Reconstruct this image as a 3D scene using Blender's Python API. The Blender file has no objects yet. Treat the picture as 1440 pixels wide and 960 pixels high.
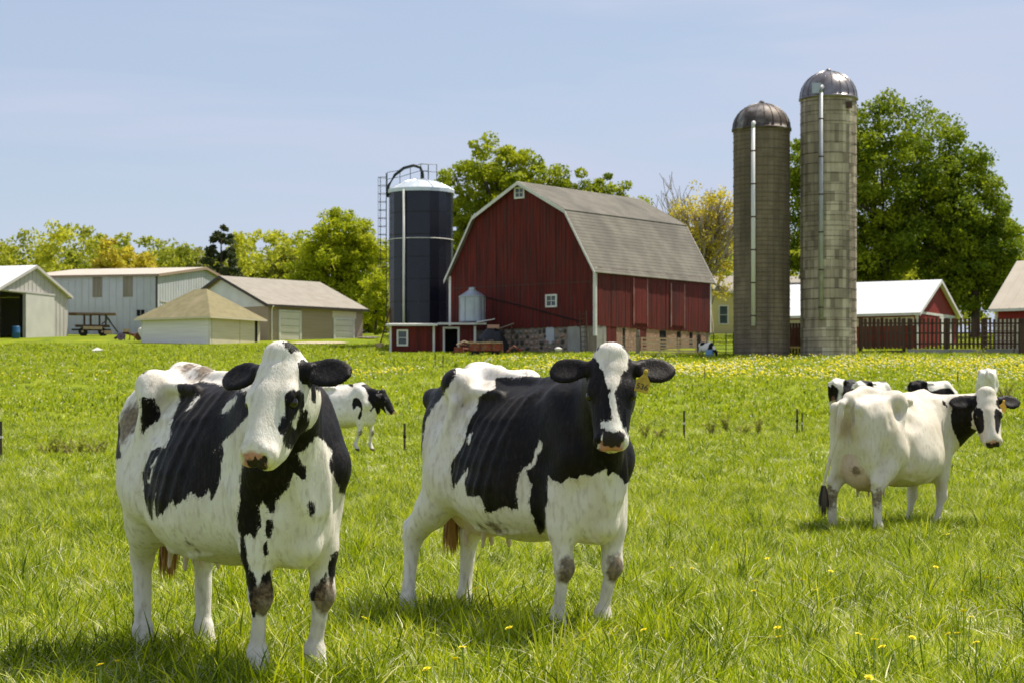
import bpy, bmesh, math, random
import numpy as np
from mathutils import Vector, Matrix, noise as mnoise

# ------------------------------------------------------------------ camera, sky, sun, exposure
SC = bpy.context.scene
COL = SC.collection
R = math.radians
CAM_H = 1.12
cam = bpy.data.cameras.new('camera')
cam.sensor_width = 36.0
cam.lens = 75.0
cam.shift_y = 115.0 / 1440.0
cam.clip_start = 0.1
cam.clip_end = 6000
cam.dof.use_dof = True
cam.dof.focus_distance = 9.6
cam.dof.aperture_fstop = 11.0
camo = bpy.data.objects.new('camera', cam)
COL.objects.link(camo)
camo.location = (0, 0, CAM_H)
camo.rotation_euler = (R(90), 0, 0)
SC.camera = camo

SUN_EL, SUN_AZ = 62.0, 58.0          # azimuth clockwise from +Y (the way the camera looks)
world = bpy.data.worlds.new('World')
SC.world = world
world.use_nodes = True
wn = world.node_tree.nodes
wl = world.node_tree.links
wn.clear()
w_out = wn.new('ShaderNodeOutputWorld')
w_bg = wn.new('ShaderNodeBackground')
w_bg.inputs['Strength'].default_value = 0.082
sky = wn.new('ShaderNodeTexSky')
sky.sky_type = 'NISHITA'
sky.sun_disc = False
sky.sun_elevation = R(SUN_EL)
sky.sun_rotation = R(SUN_AZ)
sky.altitude = 200
sky.air_density = 1.0
sky.dust_density = 0.6
sky.ozone_density = 1.5
# thin high cloud: a veil over the whole sky plus wispy streaks
w_tc = wn.new('ShaderNodeTexCoord')
w_map = wn.new('ShaderNodeMapping')
w_map.inputs['Scale'].default_value = (1.6, 1.6, 11.0)
w_map.inputs['Rotation'].default_value = (0.10, 0.14, 0.3)
w_noise = wn.new('ShaderNodeTexNoise')
w_noise.inputs['Scale'].default_value = 2.2
w_noise.inputs['Detail'].default_value = 7.0
w_noise.inputs['Roughness'].default_value = 0.55
w_noise.inputs['Distortion'].default_value = 0.4
w_ramp = wn.new('ShaderNodeMapRange')
w_ramp.inputs['From Min'].default_value = 0.40
w_ramp.inputs['From Max'].default_value = 0.66
w_ramp.inputs['To Min'].default_value = 0.52
w_ramp.inputs['To Max'].default_value = 1.0
w_mix = wn.new('ShaderNodeMix')
w_mix.data_type = 'RGBA'
VEIL = (4.95, 5.45, 6.85, 1.0)
w_mix.inputs['B'].default_value = VEIL
wl.new(w_tc.outputs['Generated'], w_map.inputs['Vector'])
wl.new(w_map.outputs['Vector'], w_noise.inputs['Vector'])
wl.new(w_noise.outputs['Fac'], w_ramp.inputs['Value'])
wl.new(w_ramp.outputs['Result'], w_mix.inputs['Factor'])
wl.new(sky.outputs['Color'], w_mix.inputs['A'])
wl.new(w_mix.outputs['Result'], w_bg.inputs['Color'])
wl.new(w_bg.outputs['Background'], w_out.inputs['Surface'])

sun = bpy.data.lights.new('sun', 'SUN')
sun.energy = 5.0
sun.angle = R(0.6)
sun.color = (1.0, 0.92, 0.79)
suno = bpy.data.objects.new('sun', sun)
COL.objects.link(suno)
sdir = Vector((math.sin(R(SUN_AZ)) * math.cos(R(SUN_EL)), math.cos(R(SUN_AZ)) * math.cos(R(SUN_EL)), math.sin(R(SUN_EL))))
suno.location = (60, 60, 120)
suno.rotation_euler = sdir.to_track_quat('Z', 'Y').to_euler()

SC.view_settings.view_transform = 'Standard'
SC.view_settings.look = 'None'
SC.view_settings.exposure = 0.53
SC.view_settings.gamma = 1.0

# ------------------------------------------------------------------ helpers
rnd = random.Random(7)


def tag(o, label=None, cat=None, group=None, kind=None):
    if label: o['label'] = label
    if cat: o['category'] = cat
    if group: o['group'] = group
    if kind: o['kind'] = kind
    return o


def thing(name, label, cat, loc=(0, 0, 0), rz=0.0, group=None):
    o = bpy.data.objects.new(name, None)
    COL.objects.link(o)
    o.location = loc
    o.rotation_euler = (0, 0, rz)
    o.empty_display_size = 0.3
    return tag(o, label, cat, group)


class MB:
    """collects simple solids and links them as one mesh object"""
    def __init__(self):
        self.v, self.f = [], []

    def add(self, vs, fs):
        n = len(self.v)
        self.v += [tuple(p) for p in vs]
        self.f += [tuple(i + n for i in f) for f in fs]
        return self

    def box(self, x0, y0, z0, x1, y1, z1):
        vs = [(x0, y0, z0), (x1, y0, z0), (x1, y1, z0), (x0, y1, z0), (x0, y0, z1), (x1, y0, z1), (x1, y1, z1), (x0, y1, z1)]
        return self.add(vs, [(0, 3, 2, 1), (4, 5, 6, 7), (0, 1, 5, 4), (1, 2, 6, 5), (2, 3, 7, 6), (3, 0, 4, 7)])

    def prism(self, poly, axis, a, b):
        """poly: 2-D points; axis 'x': (y,z), 'y': (x,z), 'z': (x,y); extruded from a to b"""
        def p3(p, t):
            return (t, p[0], p[1]) if axis == 'x' else (p[0], t, p[1]) if axis == 'y' else (p[0], p[1], t)
        n = len(poly)
        vs = [p3(p, a) for p in poly] + [p3(p, b) for p in poly]
        fs = [tuple(range(n)), tuple(range(2 * n - 1, n - 1, -1))]
        fs += [(i, (i + 1) % n, n + (i + 1) % n, n + i) for i in range(n)]
        return self.add(vs, fs)

    def slab(self, quad, thick, up=(0, 0, 1)):
        """four 3-D corners, thickened along their normal, downward"""
        q = [Vector(p) for p in quad]
        nrm = (q[1] - q[0]).cross(q[3] - q[0]).normalized()
        if nrm.dot(Vector(up)) < 0: nrm = -nrm
        vs = q + [p - nrm * thick for p in q]
        return self.add(vs, [(0, 1, 2, 3), (7, 6, 5, 4), (0, 4, 5, 1), (1, 5, 6, 2), (2, 6, 7, 3), (3, 7, 4, 0)])

    def tube(self, pts, r, n=8, caps=True):
        pts = [Vector(p) for p in pts]
        rs = r if isinstance(r, (list, tuple)) else [r] * len(pts)
        base = len(self.v)
        for i, p in enumerate(pts):
            d = (pts[min(i + 1, len(pts) - 1)] - pts[max(i - 1, 0)])
            d = d.normalized() if d.length > 1e-9 else Vector((0, 0, 1))
            a = d.cross(Vector((0.31, 0.17, 0.93)) if abs(d.z) < 0.9 else Vector((1, 0.1, 0))).normalized()
            b = d.cross(a)
            for k in range(n):
                t = 2 * math.pi * k / n
                self.v.append(tuple(p + a * (rs[i] * math.cos(t)) + b * (rs[i] * math.sin(t))))
        for i in range(len(pts) - 1):
            for k in range(n):
                k2 = (k + 1) % n
                self.f.append((base + i * n + k, base + i * n + k2, base + (i + 1) * n + k2, base + (i + 1) * n + k))
        if caps:
            self.f.append(tuple(base + k for k in range(n - 1, -1, -1)))
            self.f.append(tuple(base + (len(pts) - 1) * n + k for k in range(n)))
        return self

    def lathe(self, prof, n=32, c=(0, 0, 0)):
        base = len(self.v)
        for (r, z) in prof:
            for k in range(n):
                t = 2 * math.pi * k / n
                self.v.append((c[0] + r * math.cos(t), c[1] + r * math.sin(t), c[2] + z))
        for i in range(len(prof) - 1):
            for k in range(n):
                k2 = (k + 1) % n
                self.f.append((base + i * n + k, base + i * n + k2, base + (i + 1) * n + k2, base + (i + 1) * n + k))
        self.f.append(tuple(base + k for k in range(n - 1, -1, -1)))
        self.f.append(tuple(base + (len(prof) - 1) * n + k for k in range(n)))
        return self

    def mesh(self, name, m, smooth=False, fix=True):
        me = bpy.data.meshes.new(name)
        me.from_pydata(self.v, [], self.f)
        if fix:
            bm = bmesh.new()
            bm.from_mesh(me)
            bmesh.ops.recalc_face_normals(bm, faces=bm.faces)
            bm.to_mesh(me)
            bm.free()
        if m: me.materials.append(m)
        if smooth:
            me.polygons.foreach_set('use_smooth', [True] * len(me.polygons))
        return me

    def build(self, name, m, parent=None, smooth=False, loc=(0, 0, 0), kind=None):
        o = bpy.data.objects.new(name, self.mesh(name, m, smooth))
        COL.objects.link(o)
        o.location = loc
        if parent: o.parent = parent
        if kind: o['kind'] = kind
        return o


def inst(name, me, parent, loc, rot=(0, 0, 0), scale=(1, 1, 1)):
    o = bpy.data.objects.new(name, me)
    COL.objects.link(o)
    o.parent = parent
    o.location = loc
    o.rotation_euler = rot
    o.scale = scale
    return o


def np_mesh(name, verts, faces_flat, loop_start, m=None, smooth=False, attrs=None):
    """fast mesh from numpy arrays; attrs: {name: (domain, array)} of floats"""
    me = bpy.data.meshes.new(name)
    me.vertices.add(len(verts))
    me.vertices.foreach_set('co', np.asarray(verts, np.float32).ravel())
    me.loops.add(len(faces_flat))
    me.loops.foreach_set('vertex_index', np.asarray(faces_flat, np.int32))
    me.polygons.add(len(loop_start))
    me.polygons.foreach_set('loop_start', np.asarray(loop_start, np.int32))
    me.update(calc_edges=True)
    me.validate()
    if m: me.materials.append(m)
    if smooth: me.polygons.foreach_set('use_smooth', [True] * len(me.polygons))
    for k, (dom, arr) in (attrs or {}).items():
        a = me.attributes.new(k, 'FLOAT', dom)
        a.data.foreach_set('value', np.asarray(arr, np.float32))
    return me


# ------------------------------------------------------------------ materials
def new_mat(name):
    m = bpy.data.materials.new(name)
    m.use_nodes = True
    nt = m.node_tree
    b = nt.nodes['Principled BSDF']
    return m, nt, b


def pm(name, c1, c2=None, scale=4.0, rough=0.8, metal=0.0, bump=0.0, bscale=None, stretch=(1, 1, 1), lo=0.35, hi=0.65, c3=None, s3=1.0, lo3=0.55, hi3=0.75, st3=(1, 1, 1), spec=0.3, detail=5.0):
    """two tones mixed by noise, an optional third tone of stains, and a fine bump"""
    m, nt, b = new_mat(name)
    N, L = nt.nodes, nt.links
    tc = N.new('ShaderNodeTexCoord')
    def noise_fac(sc, st, a, z, det=detail):
        mp = N.new('ShaderNodeMapping'); mp.inputs['Scale'].default_value = st
        no = N.new('ShaderNodeTexNoise'); no.inputs['Scale'].default_value = sc; no.inputs['Detail'].default_value = det
        mr = N.new('ShaderNodeMapRange'); mr.inputs['From Min'].default_value = a; mr.inputs['From Max'].default_value = z
        L.new(tc.outputs['Object'], mp.inputs['Vector']); L.new(mp.outputs['Vector'], no.inputs['Vector']); L.new(no.outputs['Fac'], mr.inputs['Value'])
        return mr.outputs['Result'], no.outputs['Fac']
    b.inputs['Base Color'].default_value = (*c1, 1)
    b.inputs['Roughness'].default_value = rough
    b.inputs['Metallic'].default_value = metal
    b.inputs['Specular IOR Level'].default_value = spec
    col = None
    if c2:
        f, raw = noise_fac(scale, stretch, lo, hi)
        mx = N.new('ShaderNodeMix'); mx.data_type = 'RGBA'
        mx.inputs['A'].default_value = (*c1, 1); mx.inputs['B'].default_value = (*c2, 1)
        L.new(f, mx.inputs['Factor']); col = mx.outputs['Result']
    if c3:
        f, raw = noise_fac(s3, st3, lo3, hi3)
        mx = N.new('ShaderNodeMix'); mx.data_type = 'RGBA'
        if col: L.new(col, mx.inputs['A'])
        else: mx.inputs['A'].default_value = (*c1, 1)
        mx.inputs['B'].default_value = (*c3, 1)
        L.new(f, mx.inputs['Factor']); col = mx.outputs['Result']
    if col: L.new(col, b.inputs['Base Color'])
    if bump:
        f, raw = noise_fac(bscale or scale * 4, stretch, 0, 1)
        bp = N.new('ShaderNodeBump'); bp.inputs['Strength'].default_value = bump; bp.inputs['Distance'].default_value = 0.02
        L.new(raw, bp.inputs['Height']); L.new(bp.outputs['Normal'], b.inputs['Normal'])
    return m


def lerp(a, b, t): return a + (b - a) * t

# ------------------------------------------------------------------ ground
_GY = np.array([-60, 0, 8, 16, 22, 30, 48, 70, 100, 128, 150, 165, 185, 220, 300, 600, 1500, 4000.0])
_GZ = np.array([0.0, 0.0, 0.0, 0.0, 0.01, 0.09, 0.58, 1.45, 3.30, 5.18, 6.75, 7.75, 8.85, 10.3, 12.2, 17.0, 26.0, 40.0])
_gd = np.gradient(_GZ, _GY)


def ground_z(x, y):
    """terrain height: flat pasture rising to the farmyard (cubic through the profile, small swells)"""
    x = np.asarray(x, float); y = np.asarray(y, float)
    i = np.clip(np.searchsorted(_GY, y) - 1, 0, len(_GY) - 2)
    h = _GY[i + 1] - _GY[i]
    t = np.clip((y - _GY[i]) / h, 0, 1)
    a, b, da, db = _GZ[i], _GZ[i + 1], _gd[i] * h, _gd[i + 1] * h
    z = a * (1 + 2 * t) * (1 - t) ** 2 + da * t * (1 - t) ** 2 + b * t * t * (3 - 2 * t) + db * t * t * (t - 1)
    sw = np.clip((y - 14) / 40, 0, 1) * np.clip((125 - y) / 30, 0, 1)
    z = z + sw * (0.10 * np.sin(x * 0.21 + y * 0.13) + 0.07 * np.sin(x * 0.11 - y * 0.31 + 1.7))
    return z


def gz(x, y): return float(ground_z(x, y))


def ground_material():
    m, nt, b = new_mat('meadow_ground')
    N, L = nt.nodes, nt.links
    tc = N.new('ShaderNodeTexCoord')
    def nz(scale, st=(1, 1, 1), det=6):
        mp = N.new('ShaderNodeMapping'); mp.inputs['Scale'].default_value = st
        no = N.new('ShaderNodeTexNoise'); no.inputs['Scale'].default_value = scale; no.inputs['Detail'].default_value = det
        L.new(tc.outputs['Object'], mp.inputs['Vector']); L.new(mp.outputs['Vector'], no.inputs['Vector'])
        return no.outputs['Fac']
    def mr(s, a, z):
        q = N.new('ShaderNodeMapRange'); q.inputs['From Min'].default_value = a; q.inputs['From Max'].default_value = z
        L.new(s, q.inputs['Value']); return q.outputs['Result']
    def mix(f, A, B):
        q = N.new('ShaderNodeMix'); q.data_type = 'RGBA'
        L.new(f, q.inputs['Factor'])
        for s, k in ((A, 'A'), (B, 'B')):
            if isinstance(s, tuple): q.inputs[k].default_value = (*s, 1)
            else: L.new(s, q.inputs[k])
        return q.outputs['Result']
    c = mix(mr(nz(0.12), 0.35, 0.65), (0.140, 0.190, 0.006), (0.215, 0.250, 0.008))
    c = mix(mr(nz(0.9, (1, 0.35, 1)), 0.45, 0.75), c, (0.095, 0.140, 0.006))
    c = mix(mr(nz(6.0), 0.62, 0.80), c, (0.26, 0.26, 0.03))
    L.new(c, b.inputs['Base Color'])
    b.inputs['Roughness'].default_value = 0.9
    b.inputs['Specular IOR Level'].default_value = 0.1
    bp = N.new('ShaderNodeBump'); bp.inputs['Strength'].default_value = 0.8; bp.inputs['Distance'].default_value = 0.06
    L.new(nz(9.0), bp.inputs['Height']); L.new(bp.outputs['Normal'], b.inputs['Normal'])
    return m


def build_ground():
    ys = np.concatenate([np.arange(-60, 0, 6), np.arange(0, 60, 1.0), np.arange(60, 240, 2.0), np.geomspace(240, 4000, 40)])
    xs = np.concatenate([-np.geomspace(90, 3000, 26)[::-1], np.arange(-80, 81, 2.5), np.geomspace(90, 3000, 26)])
    X, Y = np.meshgrid(xs, ys)
    Z = ground_z(X, Y)
    v = np.stack([X, Y, Z], -1).reshape(-1, 3)
    ny, nx = X.shape
    i = np.arange(ny - 1)[:, None] * nx + np.arange(nx - 1)[None]
    f = np.stack([i, i + 1, i + nx + 1, i + nx], -1).reshape(-1, 4)
    me = np_mesh('ground', v, f.ravel(), np.arange(0, f.size, 4), ground_material(), True)
    o = bpy.data.objects.new('ground', me)
    COL.objects.link(o)
    tag(o, 'green pasture ground rising gently to the farmyard', kind='structure')


build_ground()

# ------------------------------------------------------------------ building materials
RED = pm('barn_red_paint', (.140, .0125, .0072), (.062, .0085, .0065), 1.6, .75, bump=.25, bscale=20, stretch=(3, 3, .25), c3=(.060, .030, .026), s3=2.2, lo3=.52, hi3=.74, st3=(6, 6, .30))
RED2 = pm('shed_red_paint', (.26, .022, .015), (.19, .018, .014), 2, .7, bump=.2, stretch=(3, 3, .3))
WHITE = pm('white_paint', (.70, .69, .66), (.58, .57, .53), 1.2, .6, c3=(.42, .40, .35), s3=2.5, lo3=.62, hi3=.85, st3=(2, 2, .4))
CREAM = pm('cream_siding', (.70, .62, .49), (.62, .545, .42), 1.5, .6, bump=.15, stretch=(.4, .4, 6), bscale=2.5)
TAN = pm('tan_siding', (.37, .295, .215), (.32, .255, .185), 1.5, .65, bump=.2, stretch=(.3, .3, 7), bscale=2.2)
SHINGLE = pm('asphalt_shingle_grey_brown', (.135, .126, .103), (.180, .168, .140), 1.1, .9, bump=.5, bscale=9, stretch=(1, 1, 1), c3=(.10, .092, .08), s3=.35, lo3=.5, hi3=.75)
OLIVE = pm('asphalt_shingle_olive', (.235, .205, .105), (.19, .165, .085), 2.2, .9, bump=.5, bscale=9, c3=(.30, .25, .15), s3=.5)
BROWNR = pm('brown_grey_roof', (.285, .26, .215), (.24, .215, .175), 1.5, .8, bump=.3, bscale=8)
GALV = pm('galvanised_steel', (.42, .46, .49), (.34, .38, .41), 1.3, .45, .55, bump=.1, c3=(.30, .29, .26), s3=1.2, lo3=.6, hi3=.8, st3=(2, 2, .3))
METWALL = pm('blue_grey_metal_siding', (.47, .49, .525), (.40, .42, .45), .6, .5, .15, c3=(.40, .40, .37), s3=.8, lo3=.55, hi3=.8, st3=(3, 3, .3))
METGREY = pm('green_grey_metal_siding', (.50, .475, .45), (.44, .42, .395), .6, .5, .1, c3=(.30, .31, .28), s3=1.0, lo3=.6, hi3=.85, st3=(3, 3, .3))
METROOF = pm('white_metal_roof', (.78, .79, .79), (.70, .71, .72), .7, .4, .1)
TANROOF = pm('pale_tan_metal_roof', (.52, .46, .37), (.46, .405, .32), .8, .5, .1)
PANEL = pm('weathered_translucent_panel', (.26, .23, .18), (.19, .165, .125), 2, .6, stretch=(3, 3, .3))
GLASS = pm('window_glass', (.035, .05, .06), (.06, .08, .09), 2, .12, spec=.6)
DARK = pm('dark_interior', (.010, .010, .011), rough=.9)
DARKWOOD = pm('dark_weathered_wood', (.058, .034, .025), (.090, .056, .042), 4, .85, bump=.3, stretch=(4, 4, .4))
GREYWOOD = pm('grey_weathered_wood', (.27, .22, .165), (.19, .15, .115), 5, .85, bump=.3, stretch=(1, 4, 4))
PALEWOOD = pm('sunbleached_board', (.66, .47, .30), (.52, .36, .22), 4, .8, bump=.3, stretch=(1, 4, 4))
MORTAR = pm('old_mortar', (.30, .245, .19), (.22, .18, .145), 4, .95, bump=.5)
CONC = pm('weathered_concrete', (.33, .32, .30), (.26, .25, .235), 1.5, .9, bump=.2, c3=(.17, .16, .145), s3=1.0, lo3=.55, hi3=.8, st3=(2, 2, .3))
BRICKPINK = pm('limewashed_brick', (.36, .215, .15), (.27, .16, .115), 3, .9, bump=.5, c3=(.50, .36, .27), s3=5, lo3=.5, hi3=.7)
STONES = [pm('fieldstone_tan', (.36, .27, .20), (.26, .19, .145), 5, .9, bump=.4), pm('fieldstone_pink', (.40, .26, .20), (.30, .19, .15), 5, .9, bump=.4),
          pm('fieldstone_dark', (.055, .045, .042), (.09, .075, .065), 5, .9, bump=.4), pm('fieldstone_grey', (.26, .24, .22), (.19, .175, .16), 5, .9, bump=.4)]
STEELD = pm('dark_painted_steel', (.020, .030, .024), rough=.5, metal=.2)
RUST = pm('rusty_steel', (.14, .055, .030), (.08, .040, .028), 6, .8, bump=.3)
RUBBER = pm('tyre_rubber', (.018, .017, .016), rough=.85)
REDPAINT = pm('faded_red_implement_paint', (.26, .045, .025), (.17, .05, .032), 5, .75, c3=(.22, .14, .085), s3=5, lo3=.5, hi3=.7)
TANPAINT = pm('dusty_tan_steel', (.48, .36, .25), (.36, .26, .17), 5, .8)


def side(px, y): return (px - 720.0) * y / 3000.0


def ribs(mb, p0, p1, z0, z1a, z1b, n, out, depth=.03, w=.05):
    """vertical standing ribs on a metal wall from p0 to p1"""
    p0, p1 = Vector(p0), Vector(p1)
    d = (p1 - p0).normalized()
    for i in range(1, n):
        t = i / n
        c = p0.lerp(p1, t)
        zt = lerp(z1a, z1b, t)
        q = [c - d * w, c + d * w, c + d * w * .5 + out * depth, c - d * w * .5 + out * depth]
        mb.add([(p.x, p.y, z0) for p in q] + [(p.x, p.y, zt) for p in q], [(0, 1, 2, 3), (7, 6, 5, 4), (1, 5, 6, 2), (2, 6, 7, 3), (3, 7, 4, 0)])


def window(parent, axis, c, u, z, w, h, frame=WHITE, pane=GLASS, out=-1, bars=(1, 1), label=None):
    """frame standing proud of a wall plane; axis 'x': wall at x = c facing out; 'y': wall at y = c"""
    def place(mb, u0, u1, z0, z1, a, b):
        a, b = sorted((c + out * a, c + out * b))
        mb.box(a, u0, z0, b, u1, z1) if axis == 'x' else mb.box(u0, a, z0, u1, b, z1)
    f = MB(); t = .11 if w > .5 else .07
    place(f, u - w / 2, u - w / 2 + t, z, z + h, .002, .06); place(f, u + w / 2 - t, u + w / 2, z, z + h, .002, .06)
    place(f, u - w / 2 + t, u + w / 2 - t, z + h - t, z + h, .002, .058); place(f, u - w / 2 + t, u + w / 2 - t, z, z + t, .002, .058)
    for i in range(1, bars[0] + 1):
        uu = u - w / 2 + w * i / (bars[0] + 1); place(f, uu - .018, uu + .018, z + t, z + h - t, .012, .045)
    for i in range(1, bars[1] + 1):
        zz = z + h * i / (bars[1] + 1); place(f, u - w / 2 + t, u + w / 2 - t, zz - .018, zz + .018, .014, .043)
    fo = f.build('window', frame, parent)
    if label: fo['label'] = label
    p = MB(); place(p, u - w / 2 + t, u + w / 2 - t, z + t, z + h - t, .004, .010)
    p.build('pane', pane, fo)
    return fo


# ------------------------------------------------------------------ the red barn
def barn():
    x0, y0 = 5.15, 132.0
    z0 = gz(x0, y0) - .05
    b = thing('barn', 'large dark red gambrel roofed barn on a stone foundation, in the middle of the farm', 'barn', (x0, y0, z0), math.atan2(.788, .616))
    L, W = 13.1, 11.66
    HS, HE, HB, HR, SB = 1.82, 5.38, 8.98, 10.98, 2.12
    def roof_z(s):
        s = min(s, W - s)
        return HE + (HB - HE) * s / SB if s < SB else HB + (HR - HB) * (s - SB) / (W / 2 - SB)
    # foundation core
    f = MB(); f.box(.06, .06, -.8, L - .06, .45, HS + .1); f.box(.06, W - .45, -.8, L - .06, W - .06, HS + .1); f.box(.06, .46, -.8, .45, W - .46, HS + .1); f.box(L - .45, .46, -.8, L - .06, W - .46, HS + .1)
    fo = f.build('foundation', MORTAR, b)
    # individual field stones on the gable side
    r = random.Random(3)
    meshes = []
    for k in range(6):
        bm = bmesh.new(); bmesh.ops.create_icosphere(bm, subdivisions=1, radius=1)
        for v in bm.verts: v.co *= r.uniform(.82, 1.12)
        me = bpy.data.meshes.new('fieldstone'); bm.to_mesh(me); bm.free()
        me.polygons.foreach_set('use_smooth', [True] * len(me.polygons)); meshes.append(me)
    stone_me = []
    for me in meshes:
        for m in STONES:
            c = me.copy(); c.materials.append(m); stone_me.append(c)
    z = .05; n = 0
    while z < HS - .12:
        h = r.uniform(.24, .36); y = 2.2 + r.uniform(0, .2)
        while y < 8.6:
            w = r.uniform(.22, .46)
            mi = r.choices([0, 1, 2, 3], [.32, .24, .32, .12])[0]
            if y + w < 8.7 and n < 200 and not (3.15 < y + w / 2 < 3.9 and z > .7):
                inst('stone', stone_me[r.randrange(6) * 4 + mi], fo, (.045, y + w / 2, z + h / 2 + r.uniform(-.05, .05)), (r.uniform(-.5, .5), 0, 0), (r.uniform(.07, .12), w * r.uniform(.40, .52), h * r.uniform(.36, .56))); n += 1
            y += w + r.uniform(.02, .06)
        z += h + .03
    MB().box(.0, .85, -.6, .058, 2.12, HS - .02).build('concrete_patch', CONC, b)
    MB().box(.012, 3.2, .72, .05, 3.85, HS - .03).build('boarded_opening', METWALL, b)
    # long side: lime washed brick piers, boarded door and openings
    for a, c in ((2.3, 2.95), (3.25, 4.55), (5.6, 7.1), (7.9, 9.1), (9.6, 10.6), (11.0, 11.4), (11.8, 12.6)):
        MB().box(a, .012, -.5, c, .058, HS - .01).build('brick_pier', BRICKPINK, b)
    MB().box(.14, -.02, -.4, 1.15, .057, HS - .005).build('pale_door', CONC, b, kind=None)
    for a, c in ((1.2, 2.25), (4.6, 5.55)): MB().box(a, -.015, -.5, c, .056, HS - .002).build('red_boarding', RED, b)
    for a, c in ((2.98, 3.22), (7.15, 7.85), (9.15, 9.55), (10.65, 10.95)): MB().box(a, .03, -.3, c, .055, HS - .15).build('dark_opening', DARK, b)
    # walls behind the boards
    core = MB()
    poly = [(.05, HS), (W - .05, HS), (W - .05, HE), (W - SB, HB - .08), (W / 2, HR - .1), (SB, HB - .08), (.05, HE)]
    core.prism(poly, 'x', .07, L - .07)
    core.build('wall_core', DARKWOOD, b)
    # vertical boards, each its own width and set proud by a few millimetres
    sd = MB(); y = 0.0
    while y < W - .02:
        w = min(r.uniform(.22, .32), W - y); p = r.uniform(0, .022)
        a, c = y + .007, y + w - .007
        pts = [(a, HS - .06 - r.uniform(0, .05)), (c, HS - .06 - r.uniform(0, .05)), (c, roof_z(c) - .03)]
        for s in (SB, W / 2, W - SB):
            if a < s < c: pts.append((s, roof_z(s) - .03))
        pts.append((a, roof_z(a) - .03))
        sd.prism(pts, 'x', -.025 - p, .045); y += w
    x = 0.03
    while x < L - .02:
        w = min(r.uniform(.22, .32), L - x); p = r.uniform(0, .022)
        sd.box(x + .007, -.025 - p, HS - .06 - r.uniform(0, .05), x + w - .007, .045, HE - .02); x += w
    x = 0.03
    while x < L - .02:
        w = min(r.uniform(.24, .32), L - x); sd.box(x + .007, W - .045, HS - .08, x + w - .007, W + .03, HE - .02); x += w
    sd.build('board_siding', RED, b, kind='stuff')
    # level joint across the gable boards
    MB().box(-.055, .15, 4.45, -.048, W - .15, 4.50).build('siding_joint', DARKWOOD, b)
    # roof
    ox = .35
    def pitch(name, s0, h0, s1, h1):
        # courses of shingles, each lapping the one below
        mb = MB(); n = max(3, int(math.hypot(s1 - s0, h1 - h0) / .24))
        for i in range(n):
            t0, t1 = i / n - (.10 / n if i else 0), (i + 1) / n
            a, c = (lerp(s0, s1, t0), lerp(h0, h1, t0)), (lerp(s0, s1, t1), lerp(h0, h1, t1))
            d = Vector((0, c[0] - a[0], c[1] - a[1])).normalized(); nn = Vector((0, -d.z, d.y))
            if nn.z < 0: nn = -nn
            lift = nn * .011
            mb.slab([(-ox, a[0] + lift.y, a[1] + lift.z), (L + ox, a[0] + lift.y, a[1] + lift.z), (L + ox, c[0], c[1]), (-ox, c[0], c[1])], .07)
        return mb.build(name, SHINGLE, b)
    pitch('lower_roof', -.22, HE - .36, SB, HB + .04); pitch('upper_roof', SB - .06, HB + .04, W / 2, HR + .06)
    pitch('lower_roof', W + .22, HE - .36, W - SB, HB + .04); pitch('upper_roof', W - SB + .06, HB + .04, W / 2, HR + .06)
    pts = [(-.24, HE - .40), (SB, HB + .01), (W / 2, HR + .03), (W - SB, HB + .01), (W + .24, HE - .40)]
    for xa in (-ox - .035, L + ox + .005):
        for p, q in zip(pts[:-1], pts[1:]):
            MB().prism([(p[0], p[1] - .20), (q[0], q[1] - .20), (q[0], q[1] + .03), (p[0], p[1] + .03)], 'x', xa, xa + .03).build('rake_board', WHITE, b)
    # corner boards, eave shadow board
    cb = MB(); cb.box(-.075, -.075, HS - .7, .10, -.050, HE - .05); cb.box(-.075, -.050, HS - .7, -.051, .12, HE - .05); cb.build('corner_board', WHITE, b)
    cb = MB(); cb.box(-.075, W - .12, HS + .2, -.05, W + .06, HE - .1); cb.build('corner_board', WHITE, b)
    cb = MB(); cb.box(L - .10, -.075, HS - .1, L + .03, -.05, HE - .05); cb.build('corner_board', WHITE, b)
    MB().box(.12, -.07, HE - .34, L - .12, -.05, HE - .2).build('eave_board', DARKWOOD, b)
    # windows in the gable
    window(b, 'x', -.05, W / 2 + .05, HR - 1.02, .82, .74, out=-1, bars=(1, 1), label='small square window under the peak')
    window(b, 'x', -.05, 3.35, HS + 1.15, .90, .82, out=-1, bars=(1, 1), label='small low window in the gable')
    # two tall sliding doors in the long side
    for a, c, zt in ((4.1, 5.55, 4.85), (8.35, 9.85, 4.75)):
        d = MB(); n = 5
        for i in range(n): d.box(a + (c - a) * i / n + .008, -.085 - .006 * (i % 2), HS + .22, a + (c - a) * (i + 1) / n - .008, -.052, zt)
        do = d.build('sliding_door', pm('faded_door_red', (.17, .020, .014), (.11, .016, .012), 3, .75, stretch=(3, 3, .3)) if a < 5 else RED, b)
        for xx in (a - .07, c + .01):
            MB().box(xx, -.105, HS + .1, xx + .06, -.053, zt + .05).build('door_trim', pm('worn_pink_trim', (.42, .26, .24), (.30, .12, .10), 4, .7, stretch=(1, 1, .4)), do)
    # conduit slanting down across the gable
    MB().tube([(-.07, 9.6, 4.0), (-.07, 5.5, 3.1), (-.07, 1.0, 2.0)], .035, 6).build('slanting_cable', DARK, b)
    # ladder leaning on the corner
    ld = thing('ladder', 'dark ladder leaning against the corner of the barn foundation', 'ladder', (x0 - .788 * .62 - .2, y0 + .616 * .62 - .75, gz(x0 - .6, y0 - .4)), math.atan2(.616, -.788))
    for s in (-.24, .24): MB().tube([(s, 0, 0), (s, .15, 2.6)], .035, 6).build('rail', DARKWOOD, ld)
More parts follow.
